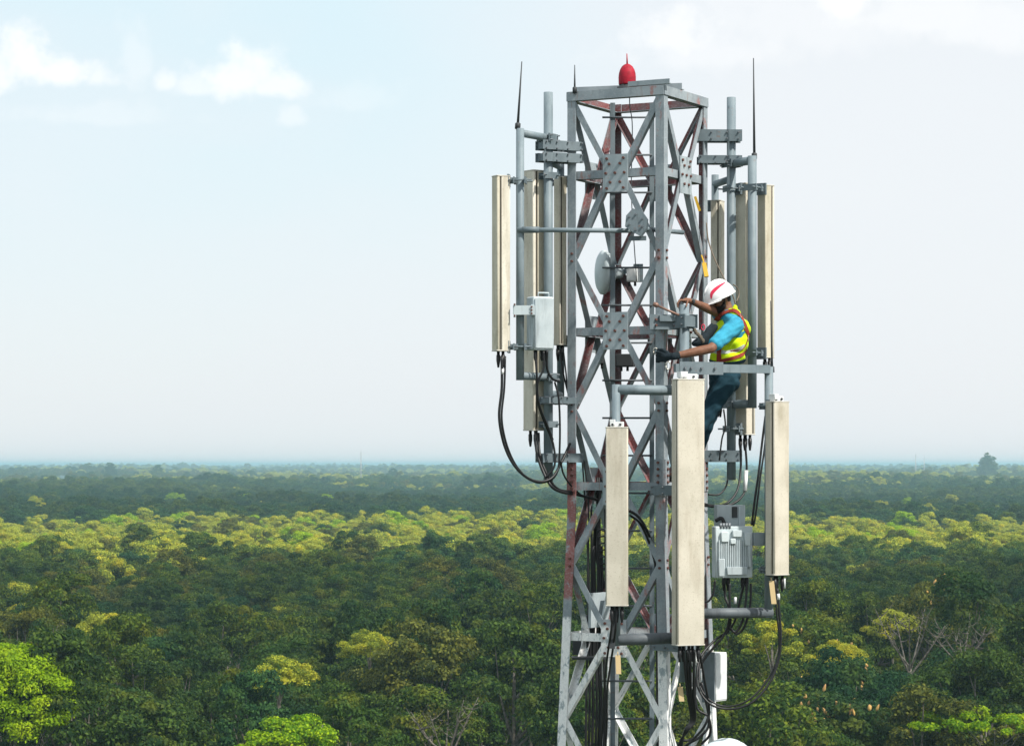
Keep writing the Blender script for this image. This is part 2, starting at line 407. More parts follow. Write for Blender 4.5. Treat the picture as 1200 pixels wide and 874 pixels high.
def proj(x, y, z): return 600 + F * x / y, 545 - F * (z - HC) / y
LOOK = {'dark': 'dark green', 'mid': 'mid green', 'olive': 'dull olive', 'yellow': 'yellowish green', 'lime': 'bright lime green', 'blue': 'bluish dark green'}
near_trees = []
def add_tree(x, y, si, kind, s, rz, name='forest_tree', sh=1.0):
    root = bpy.data.objects.new(name, None); col.objects.link(root); root.location = (x, y, terrain(x, y)); root.rotation_euler = (0, 0, rz); root.scale = (s, s, s * sh); root.empty_display_size = 2
    c = bpy.data.objects.new('crown', CR[(si, kind)]); col.objects.link(c); c.parent = root; c.location = (0, 0, 8.5)
    t = bpy.data.objects.new('trunk', TR[si]); col.objects.link(t); t.parent = root
    near_trees.append((root, kind, si, s)); return root
def field(x, y, a=1.0):  # slow wandering field in -1..1 for species patches
    return (math.sin(x / 17 * a + 1.7 * math.sin(y / 29 * a)) + math.sin(y / 23 * a + 1.3 * math.sin(x / 31 * a + 2)) + .6 * math.sin((x + y) / 11 * a)) / 2.6
def kind_near(x, y):
    f = field(x, y) + rnd.uniform(-.55, .55); u = rnd.random()
    if u < .04: return 'yellow'
    if f < -.35: return 'blue' if u < .35 else 'dark'
    if f < .25: return 'dark' if u < .5 else 'mid'
    if f < .6: return 'mid' if u < .75 else 'olive'
    return 'olive' if u < .5 else 'mid'
# special trees the photograph singles out
SPOT = [(12, 815, 212, 'lime'), (345, 893, 205, 'lime'), (1150, 868, 212, 'lime'), (1195, 882, 208, 'lime')]
special = []
mel, cel = crown_mesh('crown', 301, 3.9, 9.0, 210, 1.0, 330, .21); mel.materials.append(LM['lime'].m)
me2, ce2 = crown_mesh('crown', 302, 4.0, 6.0, 80, .75, 330, .21); me2.materials.append(LM['lime'].m)
me3, ce3 = crown_mesh('crown', 303, 5.0, 4.4, 34, .62, 240, .22, flat=True); me3.materials.append(LM['lime'].m)
def special_tree(px, topy, D, me, cen, Hh, s, label, rz=0., name='lime_tree', cat='tree'):
    x = (px - 600) * D / F; ztop = HC - (topy - 545) * D / F; H0 = ztop - Hh * s
    root = thing(name, label, cat, (x, D, terrain(x, D))); H0 -= root.location.z
    c = bpy.data.objects.new('crown', me); col.objects.link(c); c.parent = root; c.location = (0, 0, H0); c.scale = (s, s, s); c.rotation_euler = (0, 0, rz)
    b = trunk_mb(MB(), [Vector(p) * s for p in cen], H0, Hh * s, 9, .22, 8); t = b.build('trunk', mbark, base=(0, 0, 0)); t.parent = root; t.location = (0, 0, 0)
    if rz: t.rotation_euler = (0, 0, 0)
    special.append((x, D - 3)); special.append((x, D - 8)); special.append((x - 4, D - 4)); special.append((x + 4, D - 4)); return root
special_tree(14, 754, 200, mel, cel, 9.0, 1.0, 'bright lime green tree with clumped crown cut by the left edge', 0)
special_tree(342, 838, 200, me2, ce2, 6.0, .95, 'low bright green tree whose round top just rises over the bottom edge', 1.)
special_tree(1150, 822, 203, me3, ce3, 4.0, 1.0, 'tree with scattered bright green tufts in the bottom right corner', 2.)
for (px_, ty_, D_, si_, k_, s_, lb_) in ((328, 771, 226, 0, 'yellow', .62, 'small yellow green tree low in the woods left of centre'), (434, 739, 262, 2, 'yellow', .55, 'small yellow topped tree just left of the mast in the woods'),
        (905, 728, 250, 3, 'yellow', .75, 'yellow green tree behind the hanging cable loop'), (1046, 716, 285, 0, 'yellow', .6, 'small yellow green tree left of the pale bare trees'), (985, 752, 240, 2, 'yellow', .6, 'slim yellow green tree right of the hanging cable loop')):
    special_tree(px_, ty_, D_, CR[(si_, k_)], [(0, 0, SHAPES[si_][1] * .6), (1, .5, SHAPES[si_][1] * .5), (-1, 0, SHAPES[si_][1] * .5)], SHAPES[si_][1], s_, lb_, 0, 'yellow_tree')
    for _ in range(3): special.pop()
# pale, almost leafless trees standing in small clearings
def bare_tree(px, topy, D, Hh, Rr, seed, label):
    x = (px - 600) * D / F; ztop = HC - (topy - 545) * D / F; z0 = terrain(x, D); H0 = ztop - Hh - z0; r_ = random.Random(seed)
    root = thing('bare_tree', label, 'tree', (x, D, z0), 'bare trees'); b = MB()
    top = Vector((x, D, z0 + H0)); b.path(spline([(x, D, z0 - .3), (x + .2, D, z0 + H0 * .5), top], 4), .26, 8, r_end=.19)
    t = b.build('trunk', mbark, root); b = MB(); tips = []
    for k in range(7):
        a = 2 * math.pi * k / 7 + r_.uniform(-.3, .3); e = top + Vector((math.cos(a) * Rr * r_.uniform(.6, 1), math.sin(a) * Rr * .7, Hh * r_.uniform(.45, .95))); m_ = top * .45 + e * .55 + Vector((0, 0, -Hh * .10))
        b.path(spline([top - Vector((0, 0, r_.uniform(0, 1.6))), m_, e], 5), .10, 7, r_end=.03)
        for q in range(5):
            st_ = m_ + (e - m_) * r_.uniform(0, .8); en = st_ + Vector((r_.uniform(-1.4, 1.4), r_.uniform(-1, 1), r_.uniform(.2, 1.5))); tips.append(en); b.path(spline([st_, (st_ + en) / 2 + Vector((0, 0, -.15)), en], 3), .05, 5, r_end=.012)
    b.build('limbs', mbark, root)
    g = np.random.default_rng(seed); n = 500; ce = np.array([list(v) for v in tips])[g.integers(0, len(tips), n)] - np.array([x, D, z0]); pos = ce + g.normal(size=(n, 3)) * .38; t1 = g.normal(size=(n, 3)); t1 /= np.linalg.norm(t1, axis=1)[:, None]; t2 = np.cross(t1, g.normal(size=(n, 3))); t2 /= np.linalg.norm(t2, axis=1)[:, None]
    q = np.stack([pos - t1 * .13, pos - t2 * .08, pos + t1 * .13, pos + t2 * .08], 1).reshape(-1, 3); me = bpy.data.meshes.new('sparse_leaves'); me.from_pydata(q.tolist(), [], [[4 * i, 4 * i + 1, 4 * i + 2, 4 * i + 3] for i in range(n)]); me.materials.append(LM['olive'].m)
    o = bpy.data.objects.new('sparse_leaves', me); col.objects.link(o); o.parent = root
    for dd in (2, 6, 10, 14): special.append((x, D - dd))
bare_tree(1066, 706, 246, 6.0, 4.0, 3, 'pale bare limbed tree standing highest in the woods right of the tower')
bare_tree(1128, 716, 256, 4.6, 4.4, 4, 'spreading leafless tree just right of the tall pale bare tree')
bare_tree(522, 806, 214, 5.2, 3.0, 5, 'small bare tree low in the woods left of the tower')
# near forest, row behind row
y = 196.; cand = []
while y < 420:
    half = .208 * y + 8; n = int(2 * half / 6.9); off = rnd.uniform(0, 6)
    for i in range(n + 1):
        x = -half + i * 6.9 + off * .5 + rnd.uniform(-1.9, 1.9); cand.append((x, y + rnd.uniform(-2.2, 2.2)))
    y += 6.4
cand.sort(key=lambda p: p[1]); used = 0; rest = []
for (x, yy) in cand:
    if any((x - a) ** 2 + (yy - b + 4) ** 2 < 30 for a, b in special): continue
    if math.hypot(x - 1.2, yy - 24.6) < 12: continue
    px, _ = proj(x, yy, 12)
    if used >= 292 or yy < 203 and abs(px - 740) < 20: rest.append((x, yy)); continue
    if px < -40 or px > 1240: rest.append((x, yy)); continue
    si = rnd.choice((0, 0, 0, 1, 1, 2, 2, 2, 3, 3, 4, 4, 5, 6)); k = kind_near(x, yy)
    if si > 4 and k not in ('mid', 'olive', 'dark'): k = 'mid'
    s = rnd.uniform(.78, 1.3) * (1 + .06 * field(x + 90, yy, .5)); add_tree(x, yy, si, k, s, rnd.uniform(0, 6.28), sh=rnd.uniform(.86, 1.3)); used += 1
# labels by look and place
bins = {}
for (root, kind, si, s) in near_trees:
    px, py = proj(root.location.x, root.location.y, 14.5 * s)
    hz_ = ['at left edge', 'near left edge', 'a quarter in from left', 'left of centre', 'just left of tower', 'behind tower', 'just right of tower', 'at right edge'][0 if px < 75 else 1 if px < 200 else 2 if px < 360 else 3 if px < 500 else 4 if px < 650 else 5 if px < 850 else 6 if px < 1050 else 7]
    vz = 'bottom row' if py > 825 else 'lower rows' if py > 770 else 'middle rows' if py > 735 else 'upper rows'
    form = 'thin crowned' if si > 4 else ('broad crowned' if si in (0, 2) else 'narrow crowned' if si in (1, 4) else 'low crowned')
    bins.setdefault((LOOK[kind], form, hz_, vz), []).append((px, root))
for (lk, form, h_, v_), lst in bins.items():
    lst.sort(key=lambda t: t[0])
    for i, (px, root) in enumerate(lst):
        cnt = '' if len(lst) == 1 else (', left of two' if i == 0 else ', right of two') if len(lst) == 2 else ', %s from left' % ORD[i]
        tag(root, '%s %s tree %s, %s%s' % (lk, form, h_, v_, cnt), 'tree', 'trees of the near forest')
# dry brown leaf bunches (bird nests) hanging in the trees on the right: one countless scatter
nb_ = MB(); host = []
for (root, kind, si, s_) in near_trees:
    px, py = proj(root.location.x, root.location.y, 13)
    if (905 < px < 1010 and 208 < root.location.y < 280) or (1030 < px < 1150 and 290 < root.location.y < 350): host.append((root, [c for c in root.children if c.name.startswith('crown')][0].data))
for q in range(120):
    if not host: break
    root, me_ = rnd.choice(host); mw = Matrix.LocRotScale(root.location, root.rotation_euler, root.scale); best = None
    for _ in range(14):
        v = mw @ (me_.vertices[rnd.randrange(len(me_.vertices))].co + Vector((0, 0, 8.5)))
        if best is None or v.y - 1.3 * v.z < best.y - 1.3 * best.z: best = v
    for _ in range(rnd.choice((1, 1, 2, 3))):
        p = best + Vector((rnd.uniform(-.5, .5), rnd.uniform(-.15, .05), rnd.uniform(-.5, .2))); h = rnd.uniform(.3, .65); a = rnd.uniform(.8, 1.4)
        nb_.lathe([(.02, h * .5), (.08 * a, h * .25), (.12 * a, -h * .15), (.07 * a, -h * .42), (.02, -h * .5)], p, (rnd.uniform(-.5, .5), rnd.uniform(-.3, .3), 1), 6)
# ---- everything farther: one object, crowns scattered by geometry nodes
kinds_far = ['dark', 'mid', 'olive', 'yellow', 'lime', 'blue']
pts = {k: [] for k in kinds_far}; 
def put(k, x, y, s, dz=0): pts[k].append((x, y, terrain(x, y) + dz, s))
for (x, yy) in rest: 
    k = kind_near(x, yy); put(k, x, yy, rnd.uniform(.85, 1.15), 8.5)
def kind_far(x, y):  # leaf colours set by distance also paint the sunlit, shaded and pale hazy bands
    f = field(x, y, .45) + rnd.uniform(-.6, .6); g2 = field(x + 500, y * .6, .16); u = rnd.random()
    ss = lambda a, b, t: (lambda q: q * q * (3 - 2 * q))(min(1, max(0, (t - a) / (b - a))))
    edge = 70 * g2; p = ss(500 + edge, 640 + edge, y) * (1 - ss(880 + edge, 1020 + edge, y))
    if y < 1040 + edge:
        if rnd.random() < p * 1.05 - .12 * (f < -.4): return 'yellow' if u < .72 else ('lime' if u < .80 else ('olive' if u < .93 else 'mid'))
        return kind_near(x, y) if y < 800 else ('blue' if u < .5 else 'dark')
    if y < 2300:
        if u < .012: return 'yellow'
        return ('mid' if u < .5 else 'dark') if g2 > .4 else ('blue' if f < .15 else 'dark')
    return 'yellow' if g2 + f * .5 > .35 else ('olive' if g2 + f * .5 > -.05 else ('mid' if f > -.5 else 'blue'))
y = 396.
while y < 15000:
    st = 7.0 if y < 700 else 7.0 + (y - 700) * .0039 if y < 3000 else 16 + (y - 3000) * .006
    half = .215 * y + 15; n = int(2 * half / st)
    for i in range(n + 1):
        x = -half + i * st + rnd.uniform(-.45, .45) * st; yy = y + rnd.uniform(-.5, .5) * st
        if yy < 422 and yy < 396 + 30: pass
        if y > 2600 and field(x, yy * .5, .05) + rnd.uniform(-.5, .5) < -.6: continue
        s = rnd.uniform(.72, 1.35) * (1 + .10 * field(x, yy, .3)) * (1 if y < 900 else 1 + min(.55, (y - 900) / 5000))
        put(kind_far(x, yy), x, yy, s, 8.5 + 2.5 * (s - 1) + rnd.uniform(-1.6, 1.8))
    y += st * (1.0 if y < 2500 else 1.6)
# lone taller trees that stand out in the far bands: (px, top py, D, kind, size)
for (px, py, D, k, s) in [(232, 560, 2400, 'blue', 1.7), (243, 556, 2390, 'blue', 1.8), (254, 554, 2400, 'blue', 1.9), (265, 556, 2405, 'blue', 1.7), (275, 559, 2400, 'blue', 1.6), (1157, 532, 3700, 'mid', 1.5), (1152, 537, 3698, 'mid', 1.2), (1163, 536, 3702, 'mid', 1.2), (130, 545, 3600, 'blue', 2.3), (185, 547, 3600, 'blue', 2.0), (105, 544, 4300, 'mid', 1.8),
        (204, 580, 1500, 'lime', 1.2), (212, 582, 1500, 'lime', 1.1), (278, 580, 1450, 'lime', 1.2), (290, 581, 1455, 'lime', 1.1), (384, 583, 1400, 'lime', 1.3), (95, 584, 1420, 'mid', 1.5), (60, 581, 1430, 'mid', 1.5), (172, 583, 1400, 'mid', 1.4), (575, 556, 2300, 'blue', 2.2), (550, 560, 2300, 'blue', 2.0), (600, 558, 2350, 'blue', 2.0), (1025, 556, 2400, 'blue', 1.9), (985, 590, 1350, 'mid', 1.5), (1062, 586, 1330, 'lime', 1.0), (1095, 587, 1350, 'mid', 1.3), (460, 549, 3300, 'blue', 1.6)]:
    x = (px - 600) * D / F; zc = HC - (py - 545) * D / F - 5.9 * s; n_ = 0
    while n_ == 0 or zc > terrain(x, D) + 9: pts[k].append((x + rnd.uniform(-.8, .8) * s * (n_ > 0), D + rnd.uniform(-2, 0), zc, s * (1 + .12 * n_))); zc -= 3.6 * s; n_ += 1
for _ in range(130):
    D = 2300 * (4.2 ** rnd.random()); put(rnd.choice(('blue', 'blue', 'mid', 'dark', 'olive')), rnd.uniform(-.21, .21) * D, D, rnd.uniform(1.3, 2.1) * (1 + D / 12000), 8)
gd = bpy.data.meshes.new('far_forest')
V = []; KI = []; SI = []; SC = []
for ki, k in enumerate(kinds_far):
    for (x, y_, z, s) in pts[k]: V.append((x, y_, z)); KI.append(ki); SI.append(rnd.randrange(5)); SC.append(s)
gd.from_pydata(V, [], [])
for nm, ty, dat in (('kd', 'INT', [a * 5 + b for a, b in zip(KI, SI)]), ('sc', 'FLOAT', SC), ('rz', 'FLOAT', [rnd.uniform(0, 6.28) for _ in V])):
    a = gd.attributes.new(nm, ty, 'POINT'); a.data.foreach_set('value', dat)
fo = bpy.data.objects.new('far_forest', gd); col.objects.link(fo); tag(fo, 'mass of distant tree crowns running out to the hazy horizon', 'forest', kind='stuff')
# source crowns are crowns of real near trees; add missing colour variants through materials set in the node tree
gt = bpy.data.node_groups.new('scatter_crowns', 'GeometryNodeTree')
gt.interface.new_socket('Geometry', in_out='INPUT', socket_type='NodeSocketGeometry'); gt.interface.new_socket('Geometry', in_out='OUTPUT', socket_type='NodeSocketGeometry')
gi = gt.nodes.new('NodeGroupInput'); go = gt.nodes.new('NodeGroupOutput'); jn = gt.nodes.new('GeometryNodeJoinGeometry')
def named(nm, ty):
    n = gt.nodes.new('GeometryNodeInputNamedAttribute'); n.data_type = ty; n.inputs[0].default_value = nm
    return n.outputs[0]
a_k = named('kd', 'INT'); a_s = named('sc', 'FLOAT'); a_r = named('rz', 'FLOAT')
cx = gt.nodes.new('ShaderNodeCombineXYZ'); gt.links.new(a_r, cx.inputs[2])
srcobj = {}
for (root, kind, si, s) in near_trees:
    if si < 5 and si not in srcobj: srcobj[si] = [c for c in root.children if c.name.startswith('crown')][0]
for ki, k in enumerate(kinds_far):
    for si in range(5):
        oi = gt.nodes.new('GeometryNodeObjectInfo'); oi.inputs['Object'].default_value = srcobj[si]; oi.transform_space = 'ORIGINAL'
        sm = gt.nodes.new('GeometryNodeSetMaterial'); sm.inputs['Material'].default_value = LM[k].m; gt.links.new(oi.outputs['Geometry'], sm.inputs[0])
        cmp_ = gt.nodes.new('FunctionNodeCompare'); cmp_.data_type = 'INT'; cmp_.operation = 'EQUAL'
        ins = [i for i in cmp_.inputs if i.type == 'INT']; gt.links.new(a_k, ins[0]); ins[1].default_value = ki * 5 + si
        ip = gt.nodes.new('GeometryNodeInstanceOnPoints'); gt.links.new(gi.outputs[0], ip.inputs['Points']); gt.links.new(cmp_.outputs[0], ip.inputs['Selection'])
        gt.links.new(sm.outputs[0], ip.inputs['Instance']); gt.links.new(cx.outputs[0], ip.inputs['Rotation']); gt.links.new(a_s, ip.inputs['Scale'])
        gt.links.new(ip.outputs[0], jn.inputs[0])
gt.links.new(jn.outputs[0], go.inputs[0])

print('near trees', used, 'far', len(V))
nests = nb_.build('dry_leaf_bunches', mnest, recalc=True); tag(nests, 'scattered orange brown dry leaf bunches hanging in trees right of the tower', 'dry leaves', kind='stuff')
# faint masts on the horizon
mfar = Mat('mast_grey', .6).color((.35, .36, .37))
for (px, top, D, lb) in ((423, 527, 3200, 'thin far mast on the horizon left of the tower'), (1073, 531, 3600, 'faint far mast on the horizon, taller of two near right edge'), (1083, 535, 3900, 'faint far mast on the horizon, shorter of two near right edge')):
    p = P(px, 545, D); zt = HC + (545 - top) * D / F; z0 = terrain(p.x, D); r_ = thing('distant_mast', lb, 'mast', (p.x, D, z0), 'far masts on the horizon'); b = MB()
    for a, c in ((-.6, -.6), (.6, -.6), (0, .7)): b.tube((p.x + a * 2.2, D + c * 2.2, z0), (p.x + a * .5, D + c * .5, zt - 3), .22, 5)
    for k in range(12):
        t0 = k / 12; t1 = (k + 1) / 12; za = z0 + (zt - 3 - z0) * t0; zb = z0 + (zt - 3 - z0) * t1; wa = .6 * (2.2 - 1.7 * t0); wb = .6 * (2.2 - 1.7 * t1); s_ = 1 if k % 2 else -1
        b.tube((p.x - s_ * wa, D - wa, za), (p.x + s_ * wb, D - wb, zb), .13, 4)
    b.build('lattice', mfar, r_); b = MB(); b.tube((p.x, D, zt - 3.2), (p.x, D, zt), .12, 5); b.build('spike', mfar, r_)

# ================================================================== TOWER
def steel(name, base, dark, rust=.25, white=False, red=None):
    m = Mat(name, .55, .0, .35)
    n1 = m.noise(3.5, 5, .6); n2 = m.noise(22, 5, .65); st = m.noise(9, 5, .65, m.pos(1.6, 1.6, .22))
    c = m.mix(m.rng(n1, .35, .65), base, dark)
    if red: c = m.mix(m.rng(m.noise(5.5, 6, .7), .50, .66), c, red)
    c = m.mix(m.math('MULTIPLY', m.rng(st, .52, .72), .55), c, tuple(x * .5 for x in dark))
    c = m.mix(m.math('MULTIPLY', m.rng(n2, .60, .72), rust), c, (.20, .085, .045))
    m.color(c).bump(n2, .15, .004); return m
M_GALV = steel('galvanised_steel', (.285, .335, .365), (.215, .26, .29))
M_GRN  = steel('weathered_grey_steel', (.165, .205, .23), (.11, .145, .165), .5)
M_PIPE = steel('galvanised_pipe', (.20, .250, .278), (.150, .195, .222), .25)
M_DPIPE = steel('dark_grey_pipe', (.12, .14, .155), (.085, .10, .115), .2)
M_INNER = steel('old_red_paint', (.21, .060, .060), (.15, .07, .07), .3)
def banded(name, inner, red_band=False):
    """tower paint: worn red over grey up to a band, chipped white under it"""
    m = Mat(name, .6, 0, .3)
    g = m.mix(m.rng(m.noise(3.5, 5, .6), .35, .65), (.29, .335, .365), (.205, .245, .275)) if not inner else m.mix(m.rng(m.noise(4, 5, .6), .42, .6), (.20, .062, .062), (.155, .115, .122))
    if not inner: g = m.mix(m.math('MULTIPLY', m.rng(m.noise(7, 6, .7, m.pos(1, 1, .45)), .56, .66), .75), g, (.30, .12, .105))
    sx = m.N.new('ShaderNodeSeparateXYZ'); m.L.new(m.geo.outputs['Position'], sx.inputs[0])
    z = m.math('ADD', sx.outputs[2], m.math('MULTIPLY', m.noise(6, 5, .6), .24)); z = m.math('ADD', z, m.math('MULTIPLY', sx.outputs[0], .25))
    # red kept on a band, most of it on the left leg
    rb = m.math('MULTIPLY', m.rng(z, HC - 1.02, HC - .96), m.rng(z, HC + .42, HC + .30))
    rb = m.math('MULTIPLY', rb, m.rng(m.noise(5, 6, .7), .40, .50)); rb = m.math('MULTIPLY', rb, m.rng(sx.outputs[0], .95, .7, 0.06, 1.0))
    c = m.mix(m.math('MULTIPLY', rb, .9), g, (.27, .085, .075)) if red_band else g
    chip = m.rng(m.noise(13, 7, .7, m.pos(1, 1, .5)), .53, .62)
    wh = m.mix(chip, (.80, .81, .81), (.30, .36, .39))
    low = m.rng(z, HC - 1.13, HC - 1.19)
    c = m.mix(low, c, wh)
    c = m.mix(m.math('MULTIPLY', m.rng(m.noise(55, 4, .7), .46, .66), .30), c, (.42, .455, .475))
    st = m.noise(30, 4, .6, m.pos(1, 1, .3)); c = m.mix(m.math('MULTIPLY', m.rng(st, .56, .72), .35), c, (.12, .12, .125))
    c = m.mix(m.math('MULTIPLY', m.rng(m.noise(24, 5, .65, m.pos(1, 1, .12)), .60, .72), .55), c, (.20, .085, .05))
    m.color(c).bump(m.noise(40, 4), .15, .003); return m
M_OUT = banded('worn_tower_paint', False); M_IN = banded('inner_tower_paint', True); M_LEG = banded('worn_leg_paint', False, True)
M_PLATE = steel('pale_galvanised_plate', (.36, .415, .445), (.27, .325, .355), .3)
M_BOLT = Mat('rusty_bolt', .7, .2).color((.13, .06, .05))
M_BOLTG = Mat('grey_bolt', .5, .4).color((.16, .18, .2))
M_BLACK = Mat('black_rubber', .45, 0, .4); M_BLACK.color((.012, .013, .015))
M_DARK = Mat('dark_steel', .6, .2).color((.045, .05, .055))
M_WHITE = Mat('white_plastic', .45); M_WHITE.color(M_WHITE.mix(M_WHITE.rng(M_WHITE.noise(9, 5), .45, .7), (.72, .74, .75), (.55, .58, .60)))
M_RED = Mat('red_lamp_plastic', .6, 0, .2); M_RED.color(M_RED.mix(M_RED.rng(M_RED.noise(25, 4), .45, .65), (.36, .014, .032), (.26, .012, .024)))
M_CARD = Mat('tan_card', .8).color((.58, .44, .24))
M_BRASS = Mat('connector_metal', .35, .8).color((.5, .48, .44))

TH = R(28)
Fb = Vector(((778 - 600) * 24 / F, 24.0, 0)); S0 = .99
eu = Vector((-math.cos(TH), math.sin(TH), 0)); ev = Vector((math.sin(TH), math.cos(TH), 0))
TC = Fb + (eu + ev) * (S0 / 2)
ZT = HC + 3.475; ZK = HC - .44
def scl(z): return 1 + max(0, ZK - z) * .066
def corner(k, z):   # 0 front 1 left 2 back 3 right
    o = [(-1, -1), (1, -1), (1, 1), (-1, 1)][k]; h = S0 / 2 * scl(z)
    p = TC + eu * (o[0] * h) + ev * (o[1] * h); return Vector((p.x, p.y, z))
tower = thing('lattice_tower', 'tall square steel lattice mast with peeling red and white paint rising over the forest', 'tower', (TC.x, TC.y, 0))
FL = [(0, eu, ev), (1, -eu, ev), (2, -eu, -ev), (3, eu, -ev)]
for k, a, b in FL:
    m = MB()
    for z0, z1 in ((ZT, ZK), (ZK, HC - 6.0)): m.L(corner(k, z0), corner(k, z1), a, b, .086, .012)
    zz = HC - 6.0
    m.L(corner(k, zz), corner(k, 0), a, b, .14, .014)
    leg = m.build('leg', [M_LEG, M_IN], tower)
    # splice plates with bolt columns
    for zs in (HC - .10,):
        for (fa, fn) in ((a, -b), (b, -a)):
            c0 = corner(k, zs) + fa * .052 + fn * .006
            q = MB(); q.box(c0, (fa, fn, (0, 0, 1)), (.085, .010, .30)); pl = q.build('splice_plate', [M_LEG], tower)
            if k in (0, 1, 3):
                for i in range(5):
                    bb = MB(); bb.bolt(c0 + fn * .004 + Vector((0, 0, -.12 + .06 * i)), fn, .013, .016); bb.build('bolt', M_BOLT, pl)
# faces: outward normal, corners
FACES = [(0, 1, -ev), (0, 3, -eu), (1, 2, eu), (3, 2, ev)]
ZP = [2.695, 1.237, -.20, -1.60, -3.10]; ZL = [1.93, .53, -.91, -2.35]
bolts_made = 0
def brace(name, p0, p1, n, w=.058, off=-.014, kind='L', mats=None):
    d = (p1 - p0).normalized(); a = n.cross(d).normalized()
    if a.z < 0: a = -a
    m = MB(); m.L(p0 + n * off - a * w / 2, p1 + n * off - a * w / 2, a, -n, w, .007); return m.build(name, mats or [M_OUT, M_IN], tower)
for fi, (i, j, n) in enumerate(FACES):
    mats = [M_OUT, M_IN]
    def face(t, z):
        a = corner(i, z); b = corner(j, z); return a + (b - a) * t
    def inset(side, z):   # point on the leg flange's centre line
        a = corner(i, z); b = corner(j, z); d = (b - a).normalized(); return a + d * .05 if side == 0 else b - d * .05
    ax = (face(1, HC) - face(0, HC)).normalized()
    seq = [('leg', 3.38)] + sum([[('pl', a), ('leg', b)] for a, b in zip(ZP, ZL + [None])], [])
    seq = [s for s in seq if s[1] is not None]
    for (ka, za), (kb, zb) in zip(seq[:-1], seq[1:]):
        for side in (0, 1):
            t = .5 + (-.035 if side == 0 else .035)
            p0 = inset(side, HC + za) if ka == 'leg' else face(.5, HC + za) + ax * (-.055 if side == 0 else .055)
            p1 = inset(side, HC + zb) if kb == 'leg' else face(.5, HC + zb) + ax * (-.055 if side == 0 else .055)
            brace('diagonal_brace', p0, p1, n, mats=mats)
    for zi, z in enumerate(ZP):
        brace('horizontal_brace', inset(0, HC + z), inset(1, HC + z), n, .075, -.030, mats=mats)
        c = face(.5, HC + z); q = MB(); q.box(c - n * .006, (ax, n, (0, 0, 1)), (.255, .010, .345)); pl = q.build('gusset_plate', [M_PLATE if z > -1 else M_OUT], tower)
        if fi < 2 and zi < 4:
            for (bx, bz) in ((-.085, .135), (.085, .135), (-.05, .085), (.06, .085), (-.095, 0), (0, 0), (.095, 0), (-.05, -.085), (.05, -.085), (-.085, -.14), (.085, -.14))[:11 if fi == 0 else 9]:
                bb = MB(); bb.bolt(c - n * .001 + ax * bx + Vector((0, 0, bz)), n, .013, .016); bb.build('bolt', M_BOLT, pl)
    for z in ZL[:3]:      # bolts where braces meet the legs
        for side in (0, 1):
            if fi > 1: continue
            p = inset(side, HC + z)
            for dz in (-.035, .035): q = MB(); q.bolt(p + n * .002 + Vector((0, 0, dz)), n, .012, .015); q.build('leg_bolt', M_BOLT, tower)
    # top frame
    p0 = corner(i, ZT) ; p1 = corner(j, ZT); brace('top_beam', p0 + Vector((0, 0, -.045)), p1 + Vector((0, 0, -.045)), n, .085, .010, mats=mats)
    # below the view
    m = MB(); zs = [-3.1, -5.2, -7.8, -11, -15, -20, -26, -33]
    for a, b in zip(zs[:-1], zs[1:]):
        for (s0, s1) in ((0, 1), (1, 0)):
            m.beam(inset(s0, HC + a) - n * .02, inset(s1, HC + b) - n * (.02 if s0 else .10), .07, .07)
        m.beam(inset(0, HC + b) - n * .2, inset(1, HC + b) - n * .2, .07, .07)
    m.build('lower_bracing', [M_OUT], tower)
# second beam laid across the top, with the lamp's seat
m = MB(); q0 = corner(1, ZT) + (corner(2, ZT) - corner(1, ZT)) * .18; q1 = corner(0, ZT) + (corner(3, ZT) - corner(0, ZT)) * .40
m.L(q0 + Vector((0, 0, .008)) , q1 + Vector((0, 0, .008)), (0, 0, 1), ev, .06, .008); m.L(corner(0, ZT) - eu * .06 + Vector((0, 0, .008)) - ev * .01, corner(0, ZT) + eu * .36 + Vector((0, 0, .008)) - ev * .01, (0, 0, 1), ev, .045, .008)
m.build('cross_beam', [M_GALV, M_INNER], tower)
# ladder inside the tower, near the back
lad = MB(); LD = 24.95; xa = (718 - 600) * LD / F; xb = (764 - 600) * LD / F
ladder = thing('climbing_ladder', 'narrow steel climbing ladder inside the lattice mast', 'ladder', ((xa + xb) / 2, LD, 0))
for x in (xa, xb): r_ = MB(); r_.beam((x, LD, 0), (x, LD, HC + 3.44), .045, .03, (1, 0, 0)); r_.build('rail', [M_GRN], ladder)
z = HC + 3.30; k = 0
while z > HC - 3.3:
    r_ = MB(); r_.tube((xa - .10, LD - .02, z), (xb, LD - .02, z), .0095, 8); r_.build('rung', M_DPIPE, ladder); z -= .357; k += 1
r_ = MB()
while z > .3: r_.tube((xa - .10, LD - .02, z), (xb, LD - .02, z), .0095, 6); z -= .357
tag(r_.build('lower_rungs', M_DPIPE, ladder), kind='stuff')
# ---- obstruction lamp
p = P(735, 97, 24.35); p.z = ZT + .03
lamp = thing('obstruction_light', 'red domed aviation warning lamp on top of the mast', 'warning light', p)
m = MB(); m.lathe([(.095, -.05), (.095, .0), (.075, .0), (.075, .03)], p, n=20); m.build('base', M_DARK, lamp)
m = MB(); m.lathe([(.078, .02), (.080, .03), (.0815, .09), (.078, .125), (.068, .16), (.050, .19), (.028, .208), (.012, .214)], p, n=28); m.build('dome', M_RED, lamp)
m = MB(); m.path([p + Vector((0, 0, .205)), p + Vector((-.003, 0, .31))], .009, 8, r_end=.004); m.build('spike', M_RED, lamp)
